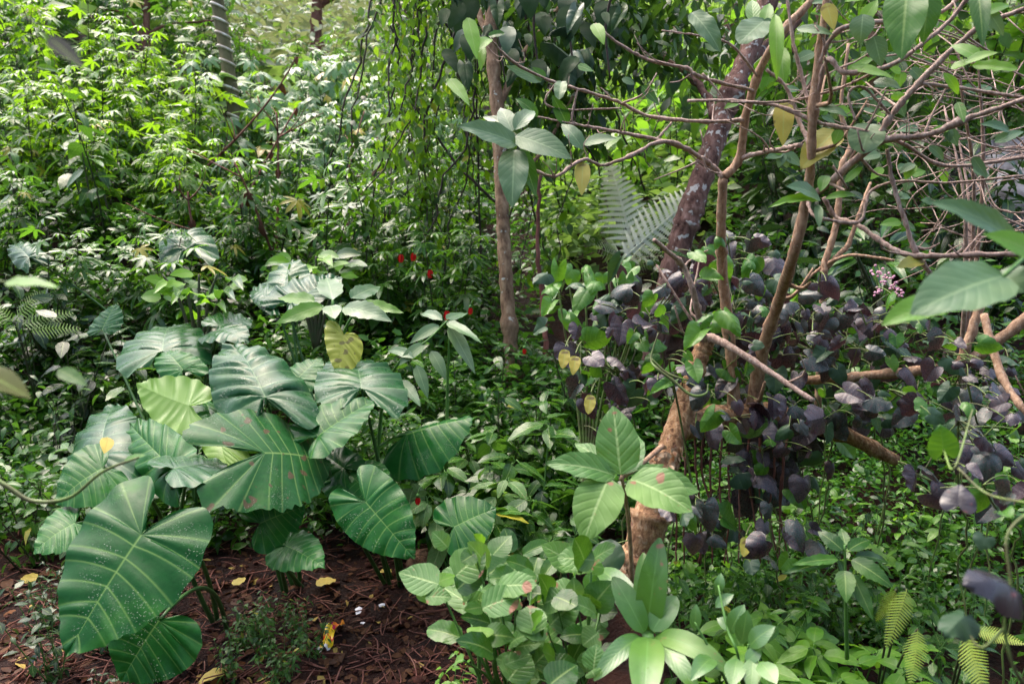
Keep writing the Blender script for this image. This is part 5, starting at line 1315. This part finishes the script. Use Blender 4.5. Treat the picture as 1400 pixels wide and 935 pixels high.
# ------------------------------------------------------------------ curtain of hanging vines
rng = np.random.default_rng(64)
for k in range(46):
    px = rng.uniform(528, 668) if k < 34 else rng.uniform(712, 800)
    d = rng.uniform(4.6, 6.2); y1 = rng.uniform(180, 440) if k < 34 else rng.uniform(200, 420)
    y0 = -90
    top = P(px, y0, d); bot = P(px + rng.normal(0, 14), y1, d + rng.normal(0, .1))
    r = empty('hanging_vine', top, 'leafy vine strand hanging in the curtain left of the slender trunk' if k < 34 else 'leafy vine strand hanging between the slender trunk and the fern',
              'vine', 'hanging vine strands left of the slender trunk' if k < 34 else 'hanging vine strands right of the slender trunk')
    n = 26; t = np.linspace(0, 1, n)[:, None]
    pts = (bot - top) * t + np.cumsum(np.cumsum(rng.normal(0, .007, (n, 3)), 0) * .5 + rng.normal(0, .016, (n, 3)), 0) * [1, 1, .2]
    link('stem', mesh_of('stem', tube(pts, np.linspace(1, .5, n) * rng.uniform(.004, .012), 5), MATS['twig_dark']), r)
    m = int(rng.integers(40, 190))
    f = rng.random(m) ** .8; ii = np.minimum((f * (n - 1)).astype(int), n - 2)
    p = pts[ii] + rng.normal(0, 1, (m, 3)) * rng.choice([.03, .05, .10], (m, 1))
    az = rng.uniform(0, 6.28, m); e = rng.uniform(-1.3, -.2, m)
    yd = np.stack([np.cos(az) * np.cos(e), np.sin(az) * np.cos(e), np.sin(e)], -1)
    tt, rn = scatter_tm(TT['small'], frames(p, yd, Z[None] + rng.normal(0, .5, (m, 3)) - .4 * FWD, rng.uniform(.025, .085, m)), rng)
    meta(link('leaves', mesh_of('leaves', tt, MATS['vine' if rng.random() < .7 else 'canopy'], rn), r), kind='stuff')
# bare lianas
for c, lab in [([(640, -60, 5.0, 1.6), (650, 100, 5.0, 1.6), (655, 260, 5.1, 1.6), (660, 440, 5.2, 1.6)], 'bare dark liana hanging left of the slender trunk'),
               ([(738, 240, 4.6, 3), (735, 330, 4.6, 3.4), (742, 410, 4.6, 4), (748, 500, 4.5, 4)], 'thin brown stem just right of the slender trunk'),
               ([(560, 130, 5.2, 1.6), (620, 220, 5.1, 2), (650, 250, 5.0, 2), (690, 290, 5.0, 2)], 'thin dark bough slanting towards the slender trunk')]:
    r = empty('liana', P(*c[0][:3]), lab, 'vine')
    tree_part(r, 'stem', [c], 'bark_red' if c[0][0] == 738 else 'twig_dark', 3, sides=6, wig=.3)

# ------------------------------------------------------------------ ringed bamboo and far trees
r = empty('bamboo_culm', on_ground(334, 7.2), 'green bamboo pole banded with pale slanting rings on the hillside', 'bamboo')
b = np.array(r.location)
c = [P(332, 300, 7.2), P(322, 170, 7.2), P(312, 95, 7.2), P(300, 20, 7.2), P(288, -60, 7.2), P(278, -130, 7.3)]
s = spline(c, 60); rr = np.linspace(.062, .056, 60)
link('culm', mesh_of('culm', tube(s - b, rr, 12), MATS['culm_green']), r)
for k in range(4, 58, 3):
    t = s[k]; ax = unit(s[k + 1] - s[k]); u = unit(np.cross(ax, [0, 1, 0])); w = np.cross(ax, u)
    a = np.linspace(0, 2 * np.pi * 1.02, 20)
    ring = t - b + (u * np.cos(a)[:, None] + w * np.sin(a)[:, None]) * .060 + ax * (np.cos(a)[:, None] * .035)
    link('ring', mesh_of('ring', tube(ring, .014, 5), MATS['culm_ring']), r)

def far_tree(base, curves, blobs, n, size, bmat, lmat, label, seed, group=None):
    r = empty('forest_tree', on_ground(*base), label, 'tree', group)
    tree_part(r, 'trunk', curves[:1], bmat, seed, sides=9, wig=.08)
    if curves[1:]: tree_part(r, 'limb', curves[1:], bmat, seed + 1, wig=.15)
    if blobs: crown(r, blobs, n, size, lmat, seed, el=(-.9, .5))
far_tree((200, 9.5), [[(200, 260, 9.5, 6), (199, 140, 9.5, 5.5), (200, 60, 9.5, 5), (202, -60, 9.5, 4)], [(200, 60, 9.5, 3), (170, 20, 9.5, 2), (120, 10, 9.4, 1.4)], [(199, 50, 9.5, 3), (230, 35, 9.5, 2), (300, 28, 9.4, 1.4)], [(200, 20, 9.5, 3), (180, -10, 9.5, 2), (150, -40, 9.5, 1.2)]],
         [(150, -20, 9.6, 110, 50, .8, 1), (250, -20, 9.8, 90, 45, .8, 1), (60, 0, 9.6, 90, 50, .6, 1)], 1500, .13, 'bark_red', 'palm_mid', 'thin dark-trunked tree left of the bamboo', 71)
far_tree((432, 14), [[(436, 160, 14, 9), (432, 60, 14, 9), (434, 0, 14, 8), (440, -80, 14, 7)], [(432, 50, 14, 5), (455, 90, 13.8, 4), (475, 120, 13.6, 3)], [(432, 10, 14, 5), (470, -10, 14, 3)]],
         [(400, -60, 14, 120, 50, 1, 1), (480, -70, 14, 120, 60, 1, 1)], 900, .2, 'bark_red', 'cover_far_lit', 'reddish twin-trunked tree at the crest of the hill', 73)
for k, (px, d, ht) in enumerate([(560, 15, 5), (740, 12, 6), (960, 11, 6), (1020, 13, 7), (1080, 9, 6), (1180, 8, 5), (1240, 13, 7), (1290, 9.5, 6), (1400, 8, 5)]):
    g = on_ground(px, d); r = empty('forest_tree', g, ('dim forest tree far behind the bare branches, ' + ['leftmost', 'second from left', 'third from left', 'fourth from left', 'fifth from left', 'sixth from left', 'rightmost', 'rightmost'][k - 2]) if px > 900 else 'dim forest tree behind the hanging vines, ' + ['leftmost', 'rightmost'][min(k, 1)], 'tree', 'background trees right' if px > 900 else 'background trees centre')
    rng = np.random.default_rng(200 + k)
    pts = spline([np.zeros(3) - Z * .2, np.array([rng.normal(0, .2), 0, ht * .4]), np.array([rng.normal(0, .4), rng.normal(0, .3), ht])], 14)
    link('trunk', mesh_of('trunk', tube(pts, np.linspace(.11, .04, 14), 8), MATS['bark_mottled']), r)
    for q in range(5):
        i = int(rng.integers(4, 13)); az = rng.uniform(0, 6.28)
        e = pts[i] + np.array([math.cos(az), math.sin(az), .5]) * rng.uniform(.6, 1.3)
        link('limb', mesh_of('limb', tube(bez(pts[i], (pts[i] + e) / 2 + Z * .2, e, 7), np.linspace(.035, .01, 7), 5), MATS['bark_mottled']), r)
    m = 900
    u = rng.normal(0, 1, (m, 3)); u /= np.linalg.norm(u, axis=1, keepdims=True); u *= rng.random((m, 1)) ** .4
    p = u * [1.5, 1.3, ht * .42] + [0, 0, ht * .62]
    p += .3 * np.sin(p[:, [1, 2, 0]] * 4)
    az = rng.uniform(0, 6.28, m); e = rng.uniform(-1.2, .2, m)
    yd = np.stack([np.cos(az) * np.cos(e), np.sin(az) * np.cos(e), np.sin(e)], -1)
    tt, rn = scatter_tm(TT['small'], frames(p, yd, Z[None] + rng.normal(0, .5, (m, 3)), rng.uniform(.1, .2, m)), rng)
    meta(link('crown', mesh_of('crown', tt, MATS['canopy' if k % 2 else 'vine'], rn), r), kind='stuff')

# grey rocks glimpsed through the twigs at the right edge
rng = np.random.default_rng(12)
for k, (px, d, s) in enumerate([(1330, 6.2, .4), (1385, 5.6, .45), (1425, 6.4, .5)]):
    g = on_ground(px, d)
    th = np.linspace(0, np.pi, 14); ph = np.linspace(0, 2 * np.pi, 22)
    A, B = np.meshgrid(th, ph, indexing='ij')
    rad = 1 + .16 * np.sin(3 * A + k) * np.cos(2 * B + k) + .10 * np.sin(5 * B + 2 * A) + .05 * rng.normal(0, 1, A.shape) * (np.sin(A) > .05)
    rad[:, -1] = rad[:, 0]
    v = np.stack([rad * np.sin(A) * np.cos(B), rad * np.sin(A) * np.sin(B) * .8, rad * np.cos(A) * .9], -1).reshape(-1, 3) * s
    n2 = 22; i = np.arange(13)[:, None] * n2; j = np.arange(21)[None]
    q = np.stack([i + j, i + n2 + j, i + n2 + j + 1, i + j + 1], -1).reshape(-1, 4)
    o = link('boulder', mesh_of('boulder', Tm(v, q, v[:, :2]), MATS['rock_grey'], flat=False)); o.location = g + Z * s * .55
    meta(o, ['leftmost', 'middle', 'rightmost'][k] + ' of three grey boulders behind the bare twigs at the right edge', 'boulder', 'grey boulders behind the twigs')

# ------------------------------------------------------------------ flowers
def blob(n=7, m=9, sx=1, sy=1, sz=1, seed=0, rough=.12):
    rng = np.random.default_rng(seed)
    th = np.linspace(0.02, np.pi - .02, n); ph = np.linspace(0, 2 * np.pi, m)
    A, B = np.meshgrid(th, ph, indexing='ij'); rad = 1 + rough * rng.normal(0, 1, A.shape); rad[:, -1] = rad[:, 0]
    v = np.stack([rad * np.sin(A) * np.cos(B) * sx, rad * np.sin(A) * np.sin(B) * sy, rad * np.cos(A) * sz], -1).reshape(-1, 3)
    i = np.arange(n - 1)[:, None] * m; j = np.arange(m - 1)[None]
    return Tm(v, np.stack([i + j, i + m + j, i + m + j + 1, i + j + 1], -1).reshape(-1, 4), v[:, :2])

def red_flower(px, py, d, label, s=1.0):
    g = P(px, py, d)
    r = empty('red_flower', g, label, 'flower', 'red hanging flowers')
    for k in range(5):
        a = k * 2 * math.pi / 5
        t = ovate(.55, .6, .6, 5, 1, .4, .1)
        M = frames(np.zeros((1, 3)), np.array([[.28 * math.cos(a), .28 * math.sin(a), -1]]), np.array([[math.cos(a), math.sin(a), .3]]), [.05 * s])[0]
        link('petal', mesh_of('petal', xf(t, M[:3, :3]), MATS['petal_red']), r)
    link('calyx', mesh_of('calyx', xf(blob(5, 7, .007, .007, .009), None, [0, 0, .004]), MATS['stalk']), r)
    link('flower_stalk', mesh_of('flower_stalk', tube(bez([0, 0, .01], [.01, .02, .05], [.03, .06, .03], 6), .0015, 4), MATS['stalk']), r)
for px, py, d, lab in [(548, 347, 4.4, 'red hanging flower, leftmost of the pair highest on the bushy shrub'), (565, 345, 4.4, 'red hanging flower, right of the highest pair'), (588, 368, 4.3, 'red hanging flower just below the highest pair'), (611, 424, 3.9, 'red hanging flower left of the slender trunk at mid height'), (643, 420, 4.0, 'small red flower beside the foot of the slender trunk'), (717, 476, 3.6, 'tiny red flower right of the foot of the slender trunk'), (571, 679, 2.6, 'tiny red flower near the ground beside the drooping elephant ear leaf')]:
    red_flower(px, py, d, lab, .55 if 'tiny' in lab else (.75 if 'small' in lab else 1.0))

g = P(1205, 382, 3.2)
r = empty('pink_flower_head', g, 'cluster of tiny pink flowers among purple leaves at right', 'flowers')
rng = np.random.default_rng(4); ft = []
for k in range(60):
    a = [(1196, 375), (1212, 380), (1222, 390), (1202, 396), (1228, 402)][k % 5]
    c = P(a[0] + rng.normal(0, 5), a[1] + rng.normal(0, 4), 3.2 + rng.normal(0, .02)) - g
    ft.append(xf(blob(5, 6, .006, .006, .005, k), None, c))
meta(link('floret', mesh_of('floret', cat_tm(ft), MATS['petal_pink']), r), kind='stuff')
link('flower_stalk', mesh_of('flower_stalk', cat_tm([tube(bez(P(a, c, 3.2) - g, P(1210, 420, 3.25) - g, P(1212, 480, 3.3) - g, 8), .002, 4) for a, c in [(1196, 375), (1212, 380), (1222, 390), (1202, 396), (1228, 402)]]), MATS['vine_stem']), r)

# ------------------------------------------------------------------ things lying on the soil
def soil_pt(px, py, lift=.01):
    lo, hi = .8, 6.0
    for _ in range(40):
        m = (lo + hi) / 2; p = P(px, py, m)
        if p[2] > ground(p[0], p[1]): lo = m
        else: hi = m
    p = P(px, py, lo); p[2] = float(ground(p[0], p[1])) + lift
    return p

# crumpled snack wrapper
g = soil_pt(444, 890, .012)
rng = np.random.default_rng(2)
nx, ny = 7, 14
u, v = np.meshgrid(np.linspace(-1, 1, nx), np.linspace(0, 1, ny))
wv = .02 * (1 - .35 * v)
x = u * wv + .006 * np.sin(v * 9); y = v * .135 - .02; z = .016 * np.sin(u * 3 + v * 7) * (1 - abs(u) * .3) + .018 * np.sin(v * 3.1) + rng.normal(0, .002, u.shape) + .01
vv = np.stack([x, y, z], -1).reshape(-1, 3); uv = np.stack([u * .5 + .5, v], -1).reshape(-1, 2)
i = np.arange(ny - 1)[:, None] * nx; j = np.arange(nx - 1)[None]
o = link('snack_wrapper', mesh_of('snack_wrapper', Tm(vv, np.stack([i + j, i + j + 1, i + nx + j + 1, i + nx + j], -1).reshape(-1, 4), uv), MATS['wrapper']))
o.location = g; o.rotation_euler = (.15, .1, -.25)
meta(o, 'crumpled yellow and red snack wrapper lying on the soil', 'litter')

# paper scraps
for px, py, s, lab in [(492, 838, .022, 'pale grey paper scrap on the soil, the largest one'), (522, 828, .011, 'small white paper scrap right of the largest scrap'), (496, 852, .007, 'tiny white paper fleck below the largest scrap'), (406, 907, .006, 'tiny white paper fleck left of the snack wrapper')]:
    n3 = 5; u, v = np.meshgrid(np.linspace(-1, 1, n3), np.linspace(-1, 1, n3)); z = .25 * np.sin(u * 2 + v) + .15 * np.cos(v * 3)
    vv = np.stack([u + .15 * v, v * .7, z], -1).reshape(-1, 3) * s
    i = np.arange(n3 - 1)[:, None] * n3; j = np.arange(n3 - 1)[None]
    o = link('paper_scrap', mesh_of('paper_scrap', Tm(vv, np.stack([i + j, i + j + 1, i + n3 + j + 1, i + n3 + j], -1).reshape(-1, 4), vv[:, :2]), MATS['paper']))
    o.location = soil_pt(px, py, s * .45); o.rotation_euler = (.1, .2, px); meta(o, lab, 'litter')

# husk
g = soil_pt(582, 778, .03)
r = empty('coconut_husk', g, 'brown fibrous husk half buried beside the small elephant ear plant', 'husk')
link('shell', mesh_of('shell', blob(12, 18, .075, .06, .05, 5, .03), MATS['husk']), r)
link('fibre', mesh_of('fibre', cat_tm([tube(bez([.072 * math.cos(a) * math.cos(e), .057 * math.sin(a), .047 * math.cos(a) * math.sin(e) + .0], [.08 * math.cos(a + .2), .062 * math.sin(a + .2), .055], [.05 * math.cos(a + .7), .05 * math.sin(a + .7), .052], 6), .0012, 3, cap=False) for a in np.linspace(0, 6.2, 26) for e in (.9,)]), MATS['bark_tan']), r)

# fallen leaves one can pick out
fl = [(455, 797, .05, 'torn yellow fallen leaf on the soil below the drooping elephant ear'), (536, 786, .03, 'small yellow fallen leaf left of the brown husk'), (38, 803, .045, 'yellow fallen leaf on the soil at the far left edge'), (55, 790, .04, 'tan curled fallen leaf beside the yellow one at the far left'),
      (598, 748, .03, 'yellow fallen leaf above the brown husk'), (320, 806, .035, 'pale yellow fallen leaf under the elephant ear stalks'), (310, 925, .05, 'greenish-yellow fallen leaf at the bottom edge left of the wrapper'), (243, 915, .035, 'orange fallen leaf at the bottom under the big elephant ear'), (10, 800, .04, 'dull tan fallen leaf at the very left edge of the soil')]
for px, py, s, lab in fl:
    k = int(px) % 3
    o = link('fallen_leaf', shared('broad', k, 'dead' if ('tan' in lab or 'orange' in lab) else 'dead_yellow'))
    o.matrix_basis = Matrix.Translation(soil_pt(px, py, .018)) @ Matrix.Rotation(px, 4, 'Z') @ Matrix.Rotation(.2, 4, 'X') @ Matrix.Scale(s * 1.6, 4)
    meta(o, lab, 'fallen leaf', 'fallen leaves on the soil')
# hanging dead leaves in the vine
for px, py, d, lab in [(787, 497, 2.35, 'orange-spotted yellow leaf caught in the purple vine'), (808, 550, 2.3, 'yellow wilted leaf hanging under the purple vine'), (1020, 745, 1.95, 'tan dead leaf hanging upright at lower right'), (773, 488, 2.4, 'yellow-green dying leaf left of the orange-spotted one')]:
    r = empty('wilted_leaf', P(px, py, d), lab, 'leaf')
    leaf_obj(r, 'broad', 'ov_yellow', (px, py - 10, d), (px - 4, py + 16, d - .04), 8, nrm=np.array([0, -1, .4]))
    stems_obj(r, [[(px, py - 14, d, .8), (px + 4, py - 24, d + .05, .8), (px + 8, py - 30, d + .1, .8)]], 'vine_stem', 'stalk')

# soil litter: twigs, crumbs, dead leaves
def litter():
    rng = np.random.default_rng(6)
    n = 3200
    px = rng.uniform(-60, 760, n); py = rng.uniform(690, 960, n)
    pts = np.array([soil_pt(a, c, .004) for a, c in zip(px, py)])
    k = pts[:, 1] < 3.2; pts = pts[k]; n = len(pts)
    az = rng.uniform(0, 6.28, n)
    yd = np.stack([np.cos(az), np.sin(az), rng.normal(0, .15, n)], -1)
    t, rn = scatter_tm(TT['small'], frames(pts, yd, Z[None] + rng.normal(0, .3, (n, 3)), rng.uniform(.012, .05, n)), rng)
    o = link('leaf_litter', mesh_of('leaf_litter', t, MATS['dead'], rn)); meta(o, 'brown dead leaf litter scattered over the bare soil', 'litter', kind='stuff')
    tw = []
    for q in range(900):
        p = soil_pt(rng.uniform(-40, 740), rng.uniform(700, 950), .006)
        if p[1] > 3.2: continue
        a = rng.uniform(0, 6.28); ln = rng.uniform(.03, .16)
        e = p + np.array([math.cos(a) * ln, math.sin(a) * ln, rng.uniform(-.004, .02)])
        tw.append(tube(bez(p, (p + e) / 2 + rng.normal(0, .01, 3), e, 5), rng.uniform(.0012, .003), 4, cap=False))
    o = link('twig_litter', mesh_of('twig_litter', cat_tm(tw), MATS['bark_red'])); meta(o, 'thin brown twigs and fibres littering the bare soil', 'litter', kind='stuff')
    cl = []
    for q in range(1100):
        p = soil_pt(rng.uniform(-60, 740), rng.uniform(700, 960), .0)
        if p[1] > 3.2: continue
        s = rng.uniform(.004, .016) * (1.8 if rng.random() < .08 else 1)
        cl.append(xf(blob(5, 7, s, s * .8, s * .6, q, .2), None, p))
    o = link('soil_crumbs', mesh_of('soil_crumbs', cat_tm(cl), MATS['clod'])); meta(o, 'loose red-brown clods and crumbs on the bare soil', 'soil', kind='stuff')
litter()
